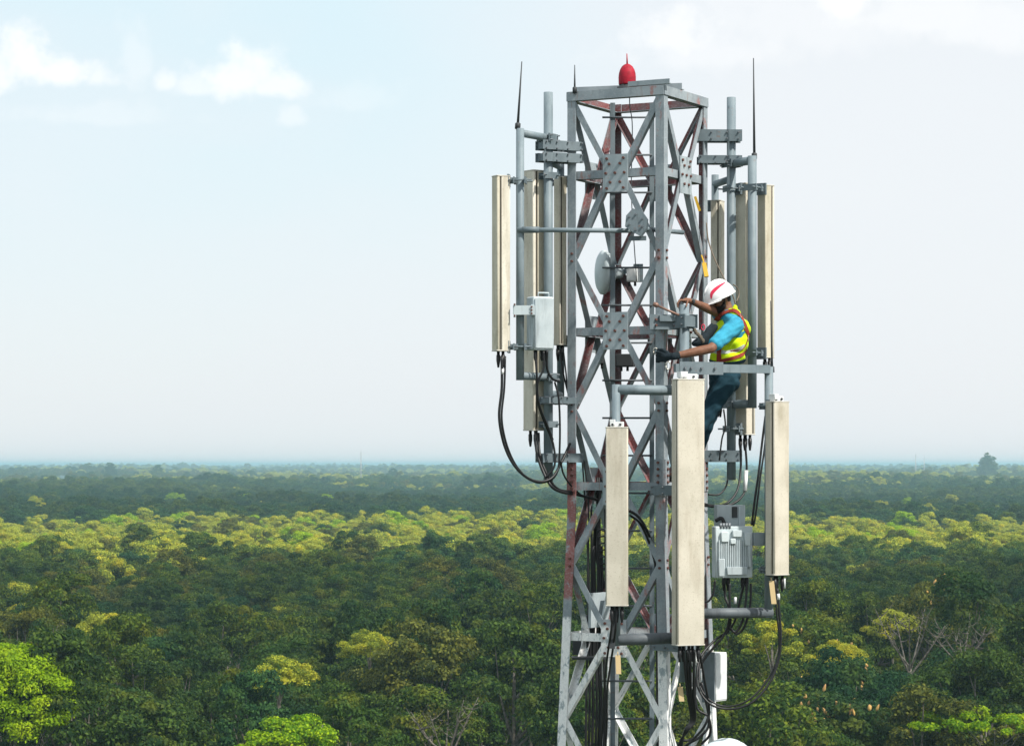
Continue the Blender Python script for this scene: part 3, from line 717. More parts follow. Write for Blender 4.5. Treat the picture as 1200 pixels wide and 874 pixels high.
# wire down from the lamp
# whip aerials / lightning rods
def rod(name, a, b, r, label, group=None):
    m = MB(); m.path([a, a * .5 + b * .5, b], r, 8, r_end=r * .35); m.lathe([(r * 1.9, 0), (r * 1.9, .05), (r, .06)], a, b - a, 8)
    return tag(m.build(name, M_DARK, base=a), label, 'lightning rod', 'lightning rods')
rod('lightning_rod', P(606.5, 152, 23.97), P(611.5, 73, 23.97), .0135, 'leaning black rod rising from the outer left pipe')
rod('lightning_rod', P(673.5, 110, 24.40), P(673.5, 77, 24.40), .011, 'short dark rod standing on the left leg of the mast top')
rod('lightning_rod', P(884, 187, 24.62), P(883, 69, 24.62), .0135, 'tall straight black rod rising from the right outer pipe')
rod('lightning_rod', P(905, 437, 24.06), P(903, 353, 24.06), .011, 'dark rod beside the worker, on the end of the rail before him')

# ---- antenna mounts
def clampset(root, p, axis, r, w=.10, towards=None, mat=None):
    """a U bolt saddle round a vertical pipe at p, reaching to 'towards'"""
    m = MB(); d = (Vector(axis)).normalized(); s = d.cross(Vector((0, 0, 1))).normalized()
    for k in (-1, 1): m.box(p + d * (r + .012) * k, (s, d, (0, 0, 1)), (w + .05, .012, .075))
    c = m.build('clamp', mat or M_GRN, root)
    b = MB()
    for k in (-1, 1):
        for zz in (-.022, .022): b.tube(p + s * k * (w / 2 + .008) - d * (r + .045) + Vector((0, 0, zz)), p + s * k * (w / 2 + .008) + d * (r + .045) + Vector((0, 0, zz)), .0075, 6)
    b.build('clamp_bolts', M_BOLTG, c)
def legbracket(root, p, q, h=.10, mat=None):
    """bracket from the leg at p to the mount pipe at q: two plates and through bolts"""
    d = (q - p); d.z = 0; ln = d.length; d.normalize(); s = d.cross(Vector((0, 0, 1))).normalized(); c = (p + q) / 2
    m = MB()
    for k in (-1, 1):
        m.box(c + s * .075 * k, (d, s, (0, 0, 1)), (ln + .19, .008, h))
        for zz in (-1, 1): m.box(c + s * .062 * k + Vector((0, 0, zz * (h / 2 - .004))), (d, s, (0, 0, 1)), (ln + .17, .03, .0075))
    for t in (-ln / 2 - .07, ln / 2 - .075, ln / 2 + .07, 0.0): m.box(c + d * t, (d, s, (0, 0, 1)), (.012, .14, h * .8))
    o = m.build('leg_bracket', mat or M_GRN, root)
    b = MB()
    for t in (-ln / 2 - .07, -ln / 2 + .07, ln / 2 - .05, ln / 2 + .06):
        for zz in (-.03, .03): b.tube(c + d * t - s * .098 + Vector((0, 0, zz)), c + d * t + s * .098 + Vector((0, 0, zz)), .008, 6)
    b.build('bracket_bolts', M_BOLTG, o)
def pipe(root, name, a, b, r, mat=None, caps=True):
    m = MB(); m.tube(a, b, r, 18); return m.build(name, mat or M_PIPE, root)
def elbow_frame(root, a, b, top, bot, r, rarm, mat=None):
    """outer pipe at b (x,y), arms back to the main pipe at a (x,y) at heights top and bot"""
    A = Vector((a[0], a[1], 0)); B = Vector((b[0], b[1], 0)); z = Vector((0, 0, 1))
    pipe(root, 'outer_pipe', B + z * (bot - .04), B + z * (top + .04), r, mat)
    for h in (top, bot): pipe(root, 'arm', A + z * h, B + z * h + (A - B).normalized() * r * .3, rarm, mat); clampset(root, A + z * h, (A - B).cross(z), .044, .10)
def XY(px, d): return ((px - 600) * d / F, d)
def ZZ(py, d): return HC + (545 - py) * d / F
LEG = lambda k, z: corner(k, z)
# left
a = XY(642.5, 24.36); b = XY(609.5, 23.97)
ml = thing('antenna_mount', 'left pipe frame clamped to the left leg of the mast', 'pipe frame', (a[0], a[1], ZZ(565, 24.36)), 'antenna pipe frames')
pipe(ml, 'main_pipe', (a[0], a[1], ZZ(565, 24.36)), (a[0], a[1], ZZ(109, 24.36)), .043)
elbow_frame(ml, a, b, ZZ(157, 24), ZZ(441, 24), .037, .035)
c3 = XY(657, 24.85)
pipe(ml, 'rear_pipe', (c3[0], c3[1], ZZ(470, 24.8)), (c3[0], c3[1], ZZ(186, 24.8)), .035)
for h in (190, 462): pipe(ml, 'arm', (a[0], a[1], ZZ(h, 24.4)), (c3[0], c3[1], ZZ(h, 24.4)), .034)
for h in (172, 186, 537): legbracket(ml, LEG(1, ZZ(h, 24.4)) + Vector((.03, 0, 0)), Vector((a[0], a[1], ZZ(h, 24.4))), .085)
legbracket(ml, LEG(1, ZZ(470, 24.4)), Vector((a[0] + .03, a[1] - .02, ZZ(470, 24.4))), .06)
# long brace to the tower at y=270
pipe(ml, 'long_brace', P(606, 270, 23.93), P(742, 271, 23.93), .0215); pp = MB(); pp.tube(P(612, 270, 23.93), P(632, 270, 23.93), .029, 14); pp.build('brace_socket', M_GRN, ml)
# right
a = XY(857, 24.88); b = XY(881.5, 24.60)
mr = thing('antenna_mount', 'right pipe frame behind the worker clamped to the right leg of the mast', 'pipe frame', (a[0], a[1], ZZ(563, 24.88)), 'antenna pipe frames')
pipe(mr, 'main_pipe', (a[0], a[1], ZZ(563, 24.88)), (a[0], a[1], ZZ(115, 24.88)), .043)
elbow_frame(mr, a, b, ZZ(190, 24.7), ZZ(474, 24.7), .042, .040)
c3 = XY(838, 25.35); pipe(mr, 'rear_pipe', (c3[0], c3[1], ZZ(470, 25.3)), (c3[0], c3[1], ZZ(205, 25.3)), .035)
for h in (212, 455): pipe(mr, 'arm', (a[0], a[1], ZZ(h, 25)), (c3[0], c3[1], ZZ(h, 25)), .034)
for h in (160, 535): legbracket(mr, LEG(3, ZZ(h, 24.85)) - Vector((.04, 0, 0)), Vector((a[0], a[1], ZZ(h, 24.85))), .11)
legbracket(mr, LEG(3, ZZ(188, 24.85)), Vector((a[0], a[1], ZZ(188, 24.85))), .075)
# front
aE = XY(802, 23.80); bL = XY(722, 23.50); bR = XY(901, 24.02)
mf = thing('antenna_mount', 'front pipe frame with two arms clamped to the nearest leg of the mast', 'pipe frame', (aE[0], aE[1], ZZ(770, 23.7)), 'antenna pipe frames')
pipe(mf, 'main_pipe', (aE[0], aE[1], ZZ(800, 23.72)), (aE[0], aE[1], ZZ(357, 23.72)), .045)
Z_ = lambda py: ZZ(py, 23.75)
def hpipe(root, a, b, z, r, mat=None, ext=0.0):
    A = Vector((a[0], a[1], z)); B = Vector((b[0], b[1], z)); d = (B - A).normalized(); return pipe(root, 'arm', A, B + d * ext, r, mat)
for (py, r, mt) in ((458, .045, M_PIPE), (748, .052, M_DPIPE)): hpipe(mf, aE, bL, Z_(py), r, mt)
pipe(mf, 'outer_pipe', (bL[0], bL[1], Z_(755)), (bL[0], bL[1], Z_(452)), .038)
m = MB(); q0 = Vector((aE[0], aE[1] - .07, Z_(432))); q1 = Vector((bR[0], bR[1] - .02, Z_(432))); m.beam(q0 + (q0 - q1).normalized() * .10, q1, .075, .06); m.build('arm', M_PIPE, mf)
hpipe(mf, aE, bR, Z_(720), .047, M_DPIPE, .03)
pipe(mf, 'outer_pipe', (bR[0], bR[1] + .0, Z_(726)), (bR[0], bR[1], Z_(429)), .040)
for py in (378, 755): legbracket(mf, LEG(0, ZZ(py, 24)) + Vector((0, .03, 0)), Vector((aE[0], aE[1], ZZ(py, 23.8))), .125)
legbracket(mf, LEG(0, ZZ(575, 24)), Vector((aE[0], aE[1], ZZ(575, 23.8))), .09)
# thick cross plate that carries the clamp at y=378
m = MB(); c0 = P(783, 378, 23.80); m.box(c0, ((.95, .3, 0), (-.3, .95, 0), (0, 0, 1)), (.36, .02, .135)); m.box(c0 + Vector((.05, .015, .03)), ((.95, .3, 0), (-.3, .95, 0), (0, 0, 1)), (.30, .09, .05)); cp = m.build('clamp_plate', M_GRN, mf)
b = MB()
for (dx, dz) in ((-.12, .02), (-.12, -.03), (.06, .03), (.11, .03), (.06, -.03), (.13, -.03)): b.bolt(c0 + Vector((.95 * dx, .3 * dx - .011, dz)), (.3, -.95, 0), .011, .02)
b.build('plate_bolts', M_BOLT, cp)
m = MB(); c0 = P(822, 432, 23.66); m.box(c0, ((.95, .3, 0), (-.3, .95, 0), (0, 0, 1)), (.42, .012, .115)); m.build('clamp_plate', M_GRN, mf)
b = MB()
for dx in (-.16, -.1, .0, .13): b.bolt(c0 + Vector((.95 * dx, .3 * dx - .006, .0)), (.3, -.95, 0), .012, .02)
b.build('plate_bolts', M_BOLTG, mf)
# octagonal clamp at the end of the long brace
c0 = P(747, 262, 23.9); st = thing('stay_clamp', 'eight sided bolted clamp plate at the end of the thin left brace', 'clamp', c0)
m = MB(); N_ = Vector((-.2, -1, 0)).normalized(); s_ = N_.cross(Vector((0, 0, 1))).normalized(); U_ = Vector((0, 0, 1))
oc = [(-.09, .06), (-.03, .125), (.05, .10), (.10, .03), (.095, -.06), (.04, -.13), (-.03, -.09), (-.10, -.04)]
for off in (0, .09): m.prism([c0 + N_ * (off + .005) - s_ * x + U_ * z for x, z in oc], [c0 + N_ * (off - .005) - s_ * x + U_ * z for x, z in oc])
m.build('plate', M_GRN, st); b = MB()
for x, z in ((-.06, .05), (.0, .07), (.06, .03), (.06, -.04), (0, -.07), (-.06, -.02)): b.tube(c0 + N_ * .112 - s_ * x + U_ * z, c0 - N_ * .05 - s_ * x + U_ * z, .009, 6)
b.build('through_bolts', M_BOLTG, st)
pipe(st, 'stay_tube', P(747, 268, 23.95), P(800, 273, 24.6), .022)
m = MB(); m.box(P(747, 280, 23.93), (s_, N_, U_), (.16, .03, .04)); m.build('saddle', M_GRN, st)

# ================================================================== ANTENNAS, BOXES, CABLES
def radome_mat(name, a, b, algae=.35, dirt=.4):
    m = Mat(name, .72, 0, .2)
    st = m.noise(5, 5, .6, m.pos(2.2, 2.2, .30)); n = m.noise(2.6, 4, .6); sp = m.noise(60, 4, .7)
    c = m.mix(m.rng(n, .38, .66), a, b)
    c = m.mix(m.math('MULTIPLY', m.rng(st, .48, .72), dirt), c, (.26, .20, .13))
    c = m.mix(m.math('MULTIPLY', m.rng(m.noise(4.5, 6, .7, m.pos(1.3, 1.3, .5)), .55, .72), algae), c, (.19, .17, .085))
    c = m.mix(m.math('MULTIPLY', m.rng(sp, .56, .68), .35), c, (.22, .17, .11))
    m.color(c).bump(sp, .05, .002); return m
M_R1 = radome_mat('beige_radome', (.60, .56, .475), (.52, .485, .405), .28, .28)
M_R2 = radome_mat('dirty_beige_radome', (.68, .645, .56), (.58, .55, .47), .28, .38)
M_R3 = radome_mat('mossy_beige_radome', (.58, .545, .445), (.50, .465, .37), .45, .45)
M_TRAY = radome_mat('grey_beige_tray', (.60, .58, .52), (.50, .48, .43), .2, .4)
M_SEAM = Mat('dark_seam', .8).color((.075, .065, .05))
M_RRU = steel('painted_light_grey', (.58, .65, .68), (.47, .54, .57), .14)
M_RRUW = steel('painted_pale_grey', (.46, .52, .55), (.38, .44, .47), .10)
def panel(label, px, ytop, ybot, D, w, t, yaw, mat, pole=None, tray=None, ncon=4, brk=(0.02, .98), group='panel antennas', white=False):
    """sector panel antenna: front cover, rear tray, end caps, cable sockets, pole brackets. yaw turns it to the right"""
    zt, zb = ZZ(ytop, D), ZZ(ybot, D); cx = (px - 600) * D / F; y = R(yaw)
    f = Vector((math.sin(y), -math.cos(y), 0)); s = Vector((math.cos(y), math.sin(y), 0)); z = Vector((0, 0, 1)); c = Vector((cx, D, (zt + zb) / 2)); H = zt - zb
    root = thing('panel_antenna', label, 'antenna', (cx, D, zb), group)
    m = MB(); m.box(c + f * (t * .385), (s, f, z), (w * .985, t * .23, H), bev=min(.014, t * .1)); m.build('radome', mat, root)
    m = MB(); m.box(c + f * (t * .225), (s, f, z), (w * .945, t * .12, H * .998)); m.build('seam', M_SEAM, root)
    m = MB(); m.box(c - f * (t * .165), (s, f, z), (w, t * .67, H * .999), bev=.008); m.build('rear_tray', tray or M_TRAY, root)
    for zz, k in ((zt + .004, 1), (zb - .004, -1)):
        m = MB(); m.box(Vector((cx, D, zz)), (s, f, z), (w * 1.03, t * 1.04, .012), bev=.012); m.build('end_cap', M_TRAY, root)
    for i in range(ncon):
        o = (i - (ncon - 1) / 2) * min(.045, w / (ncon + .6)); m = MB(); pt = Vector((cx, D, zb - .008)) + s * o - f * (.01 if i % 2 else -.015)
        m.lathe([(.014, 0), (.014, -.035), (.019, -.036), (.019, -.085), (.012, -.13), (.009, -.15)], pt, n=10); m.build('socket', M_BLACK, root)
    if pole:
        pv = Vector((pole[0], pole[1], 0))
        for fr in brk:
            zz = zb + H * fr; b0 = c - f * (t * .5); b0 = Vector((b0.x, b0.y, zz)); b1 = Vector((pv.x, pv.y, zz)); d = (b1 - b0); ln = d.length
            if ln < .02: continue
            d.normalize(); sd = d.cross(z); m = MB()
            for k in (-1, 1): m.box((b0 + b1) / 2 + sd * k * .03 , (d, sd, z), (ln + .02, .008, .05))
            m.box(b0 + d * .012, (d, sd, z), (.02, .12, .11)); m.box(b1 - d * .052, (d, sd, z), (.012, .15, .06)); m.box(b1 + d * .052, (d, sd, z), (.012, .15, .06))
            for k in (-1, 1): m.tube(b1 + sd * k * .062 - d * .10, b1 + sd * k * .062 + d * .11, .0075, 6)
            m.build('bracket', M_GRN, root)
    if white:
        tb = Vector((cx, D, zt + .03)) - f * .01; m = MB(); m.box(tb, (s, f, z), (w * .62, t * .5, .05), bev=.006); m.box(tb + z * .02 - s * (w * .2), (s, f, z), (w * .25, t * .7, .05), bev=.006); hb = m.build('top_bracket', M_WHITE, root)
        b = MB(); [b.bolt(tb + s * q + f * (t * .25), f, .012, .012) for q in (-w * .2, w * .15)]; b.build('bracket_bolts', M_DARK, hb)
    return root
pB = XY(609.5, 23.97); pA = XY(642.5, 24.36); pL3 = XY(657, 24.85); pC = XY(857, 24.88); pD = XY(881.5, 24.60); pR3 = XY(838, 25.35)
panel('mossy narrow beige panel antenna, outermost on the left', 587, 208, 411, 23.95, .115, .135, -62, M_R3, pB, M_R2, 2)
panel('long dirty beige panel antenna on the left between two pipes', 626.5, 202, 504, 24.45, .16, .155, -52, M_R2, pA, M_R3, 3)
panel('slim beige panel antenna hanging right beside the left leg of the mast', 656.5, 209, 404, 24.72, .085, .095, -48, M_R2, pL3, M_R3, 2)
panel('beige panel antenna behind the worker\'s helmet, nearest to the right leg', 841, 237, 470, 25.15, .15, .10, 70, M_R2, pR3, M_R2, 3)
panel('long beige panel antenna behind the worker, between two right pipes', 873, 217, 509, 24.95, .16, .13, 130, M_R2, pC, M_R1, 4)
panel('narrow beige panel antenna, upper one at the far right', 897.5, 219, 419, 24.78, .115, .12, 128, M_R2, pD, M_R3, 3)
panel('largest clean beige panel antenna hung at the front below the worker', 806.5, 446, 755, 23.48, .268, .135, 20, M_R1, (aE[0], aE[1]), M_R1, 5, white=True)
panel('shorter beige panel antenna at the front left of the mast', 723, 502, 709, 23.28, .198, .11, -4, M_R1, bL, M_R1, 3, white=True)
panel('beige panel antenna at lower right with black leads hanging under it', 911, 472, 673, 23.86, .185, .125, 36, M_R1, bR, M_R1, 3, white=True)

# ---- radio units
def block(root, name, c, s, f, dims, mat, bev=.012):
    m = MB(); m.box(c, (s, f, (0, 0, 1)), dims, bev=bev); return m.build(name, mat, root)
def axes(yaw): y = R(yaw); return Vector((math.cos(y), math.sin(y), 0)), Vector((math.sin(y), -math.cos(y), 0))
c = P(633, 380, 24.06); s, f = axes(28); root = thing('radio_unit', 'light grey radio box clamped on the left outer pipe', 'radio box', c - Vector((0, 0, .25)), 'radio boxes')
block(root, 'housing', c, s, f, (.215, .15, .49), M_RRU, .02); block(root, 'door', c + f * .079, s, f, (.195, .012, .45), M_RRUW, .01)
m = MB(); m.path([c + s * -.02 + Vector((0, 0, .24)), c + s * -.02 + Vector((0, 0, .285)), c + s * .09 + Vector((0, 0, .285)), c + s * .09 + Vector((0, 0, .24))], .007, 6); m.build('handle', M_RRU, root)
m = MB(); k = P(614, 364, 23.90); m.box(k, ((1, 0, 0), (0, 1, 0), (0, 0, 1)), (.20, .015, .085)); m.box(k + Vector((-.085, .03, 0)), ((1, 0, 0), (0, 1, 0), (0, 0, 1)), (.02, .08, .125)); m.box(k + Vector((.08, .05, 0)), ((1, 0, 0), (0, 1, 0), (0, 0, 1)), (.03, .10, .10)); br_ = m.build('bracket', M_RRU, root)
b = MB(); [b.bolt(k + Vector((dx, -.008, dz)), (0, -1, 0), .009, .014) for dx, dz in ((-.085, .05), (-.085, -.05), (.07, .03), (.07, -.03), (.07, 0))]; b.build('bracket_bolts', M_BOLT, br_)
for dx in (-.05, .02, .06): m = MB(); m.lathe([(.018, 0), (.018, -.07), (.010, -.10)], c + s * dx + Vector((0, 0, -.24)), n=10); m.build('socket', M_BLACK, root)
# right one: finned block
c = P(858, 647, 24.05); s, f = axes(14); root = thing('radio_unit', 'ribbed grey radio box beside the big front antenna', 'radio box', c - Vector((0, 0, .26)), 'radio boxes')
block(root, 'housing', c, s, f, (.36, .12, .47), M_RRU, .015)
m = MB()
for i in range(17): m.box(c + f * .07 + s * (-.15 + i * .0178) + Vector((0, 0, -.02)), (s, f, (0, 0, 1)), (.007, .018, .26))
m.build('cooling_fins', M_RRU, root)
for (dx, dz, a, h) in ((-.10, .14, .07, .09), (.02, .17, .09, .06), (.12, .12, .06, .12), (-.13, -.14, .06, .16), (.02, -.17, .20, .07), (.14, -.04, .03, .20), (-.02, .10, .05, .05)): block(root, 'cover', c + f * .078 + s * dx + Vector((0, 0, dz)), s, f, (a, .03, h), M_RRUW if dz < 0 else M_RRU, .008)
for i in range(4): m = MB(); m.lathe([(.016, 0), (.016, .05)], c + s * (-.13 + .028 * i) + f * .05 + Vector((0, 0, .215)), n=10); m.build('knob', M_BOLTG, root)
for dx in (-.08, -.04, .10, .14): m = MB(); m.lathe([(.018, .01), (.02, -.05), (.010, -.12)], c + s * dx + Vector((0, 0, -.235)), n=10); m.build('socket', M_BLACK, root)
block(root, 'side_bracket', P(889, 632, 24.05), s, f, (.11, .05, .12), M_GALV, .004)
c = P(855, 608, 24.25); s, f = axes(10); root = thing('radio_unit', 'smaller pale grey box just above the ribbed radio box', 'radio box', c - Vector((0, 0, .12)), 'radio boxes')
block(root, 'housing', c, s, f, (.27, .12, .25), M_RRUW, .01); block(root, 'cover', c + f * .066 + s * .03 + Vector((0, 0, .06)), s, f, (.05, .02, .10), M_DARK, .004); block(root, 'rib', c + f * .064 + s * .075, s, f, (.012, .02, .22), M_RRU, .003)
m = MB(); m.path(spline([c + s * -.14 + Vector((0, -.07, -.02)), c + s * -.08 + Vector((0, -.10, .0)), c + s * -.04 + Vector((0, -.12, -.10))]), .018, 8); m.build('elbow', M_BLACK, root)
# white cabinet low right
c = P(838, 793, 24.45); s, f = axes(52); root = thing('cable_cabinet', 'slim white cabinet low on the right leg of the mast', 'cabinet', c - Vector((0, 0, .23)))
block(root, 'housing', c, s, f, (.20, .13, .45), M_WHITE, .008); block(root, 'door', c + f * .068, s, f, (.185, .008, .42), M_WHITE, .006); block(root, 'back_plate', c - s * .112, s, f, (.012, .14, .47), M_GRN, .003)
# dark boxes within the lattice and the small radio on the ladder side
def inbox(c, dims, mat, label, name='junction_box', cat='box', yaw=-15):
    s, f = axes(yaw); r_ = thing(name, label, cat, c - Vector((0, 0, dims[2] / 2))); block(r_, 'housing', c, s, f, dims, mat, .01); block(r_, 'lid', c + f * (dims[1] / 2 + .006), s, f, (dims[0] * .9, .01, dims[2] * .85), mat, .006)
    m = MB(); [m.lathe([(.012, 0), (.012, -.04)], c + s * dx + Vector((0, 0, -dims[2] / 2)), n=8) for dx in (-.04, .02)]; m.build('glands', M_BLACK, r_); return r_
inbox(P(733, 423, 24.75), (.17, .12, .12), M_DARK, 'dark box strapped inside the lattice under the second plate'); inbox(P(703, 420, 24.7), (.07, .10, .12), M_DARK, 'small dark box at the inner left of the ladder', yaw=10)
inbox(P(742, 323, 25.05), (.10, .10, .13), M_WHITE, 'little pale radio box right of the white dish', 'dish_radio', 'radio box', -25)
# microwave dish seen from the side
dc = P(709, 320, 25.15); ax_ = Vector((-.97, -.22, 0)).normalized(); root = thing('microwave_dish', 'white round microwave dish seen edge on inside the lattice', 'dish', dc - Vector((0, 0, .2)))
m = MB(); m.lathe([(.21, 0), (.215, .01), (.21, .035), (.17, .06), (.09, .08), (.005, .088)], dc, ax_, 32); m.build('radome', M_RRU, root)
m = MB(); m.lathe([(.20, -.002), (.19, -.03), (.12, -.075), (.06, -.10), (.05, -.17)], dc, ax_, 32); m.build('reflector', M_RRUW, root)
m = MB(); m.beam(dc - ax_ * .15, dc - ax_ * .32 + Vector((0, 0, .05)), .05, .06); m.box(dc - ax_ * .33, ((1, 0, 0), (0, 1, 0), (0, 0, 1)), (.09, .08, .17)); m.build('bracket', M_GRN, root)
# big dish rim at the very bottom
dc = P(848, 912, 23.95); root = thing('microwave_dish', 'pale rim of a larger dish peeking over the bottom edge', 'dish', dc - Vector((0, 0, .38)))
ax_ = Vector((.45, -.87, -.0)).normalized()
m = MB(); m.lathe([(.365, 0), (.37, .02), (.365, .05), (.30, .09), (.15, .12), (.005, .13)], dc, ax_, 40); m.build('radome', M_RRU, root); m = MB(); m.lathe([(.36, -.002), (.34, -.04), (.2, -.12), (.08, -.17), (.07, -.25)], dc, ax_, 40); m.build('reflector', M_GRN, root)
# small detail: bundle platform low left
m = MB(); m.box(P(690, 771, 24.7), ((1, 0, 0), (0, 1, 0), (0, 0, 1)), (.32, .25, .02)); m.box(P(690, 758, 24.9), ((1, 0, 0), (0, 1, 0), (0, 0, 1)), (.30, .02, .16))
tag(m.build('cable_tray', M_DARK), 'dark cable tray inside the lattice low on the left', 'cable tray')
m = MB(); s, f = axes(-35); cc = P(700, 715, 24.75); m.box(cc, (s, Vector((0, -.25, 1)), f), (.03, .34, .26)); m.box(cc + Vector((.09, 0, .02)), (s, Vector((.2, -.1, 1)), f), (.02, .30, .10)); tag(m.build('sheet_panel', M_RRUW), 'tilted pale sheet metal guard inside the lattice behind the front left antenna', 'panel')

# ---- cables
def cable(label, pts, r=.011, name='cable', mat=None, n=7, group='black antenna cables'):
    m = MB(); m.path(spline([P(*p) for p in pts], n), r, 8); return tag(m.build(name, mat or M_BLACK), label, 'cable', group)
cable('thin black cable looping from the outermost left antenna to the mast', [(588, 418, 23.9), (588, 455, 23.9), (585, 490, 23.9), (592, 525, 23.95), (606, 550, 24.0), (626, 564, 24.1), (646, 561, 24.2), (659, 540, 24.3), (668, 520, 24.4)], .013)
cable('second strand of the long left loop, just inside the first', [(592, 418, 23.95), (591, 455, 23.95), (588, 492, 23.95), (596, 528, 24.0), (611, 554, 24.05), (632, 566, 24.15), (652, 556, 24.25), (656, 520, 24.25), (655, 470, 24.2), (650, 448, 24.2)], .010)
cable('cable from the left radio box crossing down the left pipe', [(627, 412, 24.0), (629, 440, 24.0), (630, 470, 24.05), (638, 495, 24.15), (648, 520, 24.2), (650, 545, 24.2), (640, 560, 24.2)], .011)
cable('cable curling off the left radio box beside the arm', [(637, 412, 24.0), (637, 432, 24.0), (630, 450, 24.0), (632, 475, 24.05), (641, 498, 24.15), (648, 516, 24.2)], .010)
cable('short cable bowing from the left radio box to the pipe arm', [(641, 411, 24.0), (641, 432, 24.05), (647, 444, 24.1), (656, 448, 24.2)], .012)
cable('thick cable sagging from the long left antenna into the mast', [(628, 508, 24.35), (629, 530, 24.3), (636, 552, 24.25), (646, 570, 24.2), (658, 577, 24.3), (676, 580, 24.5), (700, 586, 24.6)], .014)
cable('second thick cable beneath the long left antenna', [(631, 508, 24.4), (633, 535, 24.3), (643, 560, 24.25), (655, 574, 24.3), (676, 577, 24.5)], .013)
cable('straight thin cable dropping past the left leg from the slim antenna', [(656, 410, 24.65), (659, 432, 24.6), (664, 455, 24.6), (672, 485, 24.65), (684, 540, 24.7), (690, 600, 24.7), (688, 700, 24.7)], .008)
cable('second thin cable beside the left leg under the slim antenna', [(660, 410, 24.68), (663, 435, 24.65), (666, 460, 24.65), (680, 520, 24.75), (686, 600, 24.75), (692, 720, 24.7)], .008)
cable('cable bending from the left lower bracket to the leg', [(657, 540, 24.25), (660, 555, 24.3), (668, 568, 24.4), (680, 580, 24.6)], .009)
cable('pair cable under the right pipe antennas, bending into the mast', [(868, 518, 24.8), (868, 550, 24.8), (864, 575, 24.7), (852, 590, 24.6), (836, 593, 24.6), (815, 588, 24.6)], .011)
cable('cable with a white sleeve dropping from the right antennas', [(873, 518, 24.8), (875, 548, 24.8), (873, 575, 24.75), (862, 589, 24.65), (842, 594, 24.6), (815, 592, 24.6)], .011)
m = MB(); m.path([P(874.5, 552, 24.79), P(873, 576, 24.74)], .019, 10); tag(m.build('cable_sleeve', M_WHITE), 'white plastic sleeve round a right hand cable', 'sleeve')
cable('long straight cable from the rod end to the ribbed box', [(897, 488, 24.2), (893, 520, 24.2), (889, 555, 24.15), (884, 590, 24.1), (881, 616, 24.1)], .011)
cable('long straight cable just right of its twin above the ribbed box', [(899, 490, 24.25), (896, 525, 24.2), (891, 560, 24.15), (886, 600, 24.1), (883, 617, 24.1)], .009)
cable('thin cable behind the worker\'s leg', [(848, 480, 24.6), (850, 500, 24.6), (846, 515, 24.6), (843, 540, 24.6)], .008)
cable('low thin cable bending from the right pipe to the leg', [(853, 562, 24.8), (850, 572, 24.8), (842, 580, 24.75), (830, 580, 24.7)], .009)
for k, (dx, lb) in enumerate(((0, 'left strand of the leads under the front left antenna'), (5, 'right strand of the leads under the front left antenna'))):
    cable(lb, [(719 + dx * .6, 712, 23.28), (716 + dx, 740, 23.3), (711 + dx, 775, 23.5), (708 + dx * .7, 810, 23.8), (706 + dx, 850, 24.1), (703 + dx, 900, 24.3)], .010)
m = MB(); m.box(P(719, 738, 23.36), ((1, 0, -.08), (0, 1, 0), (.08, 0, 1)), (.05, .02, .34)); tag(m.build('cable_strap', M_DARK), 'dark wide strap between the leads of the front left antenna', 'strap')
for k, (x0, lb) in enumerate(((801, 'first lead from left under the largest antenna'), (805, 'second lead from left under the largest antenna'), (809, 'third lead from left under the largest antenna'), (814, 'rightmost lead under the largest antenna'))):
    cable(lb, [(x0, 762, 23.45), (x0 + 2 - k, 785, 23.5), (x0 + 5 - k * 2, 815, 23.6), (810 + k * 1.5, 843, 23.7), (803 + k, 856, 23.7), (799 - k, 872, 23.8), (798 - k * 2, 900, 23.9)], .012)
cable('big hanging loop from the lower right antenna back to the mast, outer strand', [(911, 690, 23.8), (913, 715, 23.8), (915, 745, 23.8), (912, 775, 23.8), (900, 803, 23.75), (880, 824, 23.7), (855, 831, 23.7), (832, 825, 23.7), (818, 806, 23.75), (817, 785, 23.8), (822, 768, 23.9), (836, 752, 24.0), (852, 740, 24.05), (861, 728, 24.05), (868, 700, 24.05), (872, 684, 24.05)], .011)
cable('big hanging loop from the lower right antenna, inner strand', [(909, 688, 23.85), (910, 715, 23.85), (913, 745, 23.85), (911, 773, 23.85), (898, 799, 23.8), (878, 820, 23.75), (855, 828, 23.75), (835, 823, 23.75), (821, 806, 23.8), (820, 780, 23.9), (826, 764, 24.0)], .009)
cable('short lead under the ribbed box, first from left', [(849, 684, 24.05), (850, 700, 24.05), (854, 712, 24.0), (854, 730, 24.0), (848, 745, 24.0), (838, 757, 24.0), (824, 775, 24.0), (815, 800, 24.0), (817, 830, 24.0), (830, 840, 24.0), (832, 860, 24.05), (822, 872, 24.1)], .012)
cable('short lead under the ribbed box, second from left', [(855, 684, 24.0), (855, 702, 23.98), (856, 730, 24.0), (851, 744, 24.0)], .011)
cable('looped lead right under the ribbed box, light edged', [(875, 684, 24.02), (874, 705, 24.0), (870, 728, 24.0), (862, 741, 24.0), (854, 735, 24.0)], .011)
cable('outer looped lead right under the ribbed box', [(880, 684, 24.02), (879, 710, 24.0), (873, 733, 24.0), (864, 743, 24.0), (856, 737, 24.02)], .011)
cable('thin lead bowing along the right edge of the largest antenna', [(838, 680, 23.9), (836, 695, 23.9), (831, 704, 23.9), (826, 706, 23.9)], .010)
cable('dark cable bowing through the lattice right of the front left antenna', [(736, 598, 23.7), (748, 606, 23.8), (758, 622, 24.0), (766, 642, 24.2), (771, 670, 24.3), (773, 720, 24.3), (773, 800, 24.2), (772, 900, 24.2)], .014)
cable('second dark cable bowing through the lattice', [(738, 604, 23.8), (750, 614, 23.9), (762, 640, 24.1), (769, 672, 24.3), (770, 730, 24.3), (770, 900, 24.2)], .011)
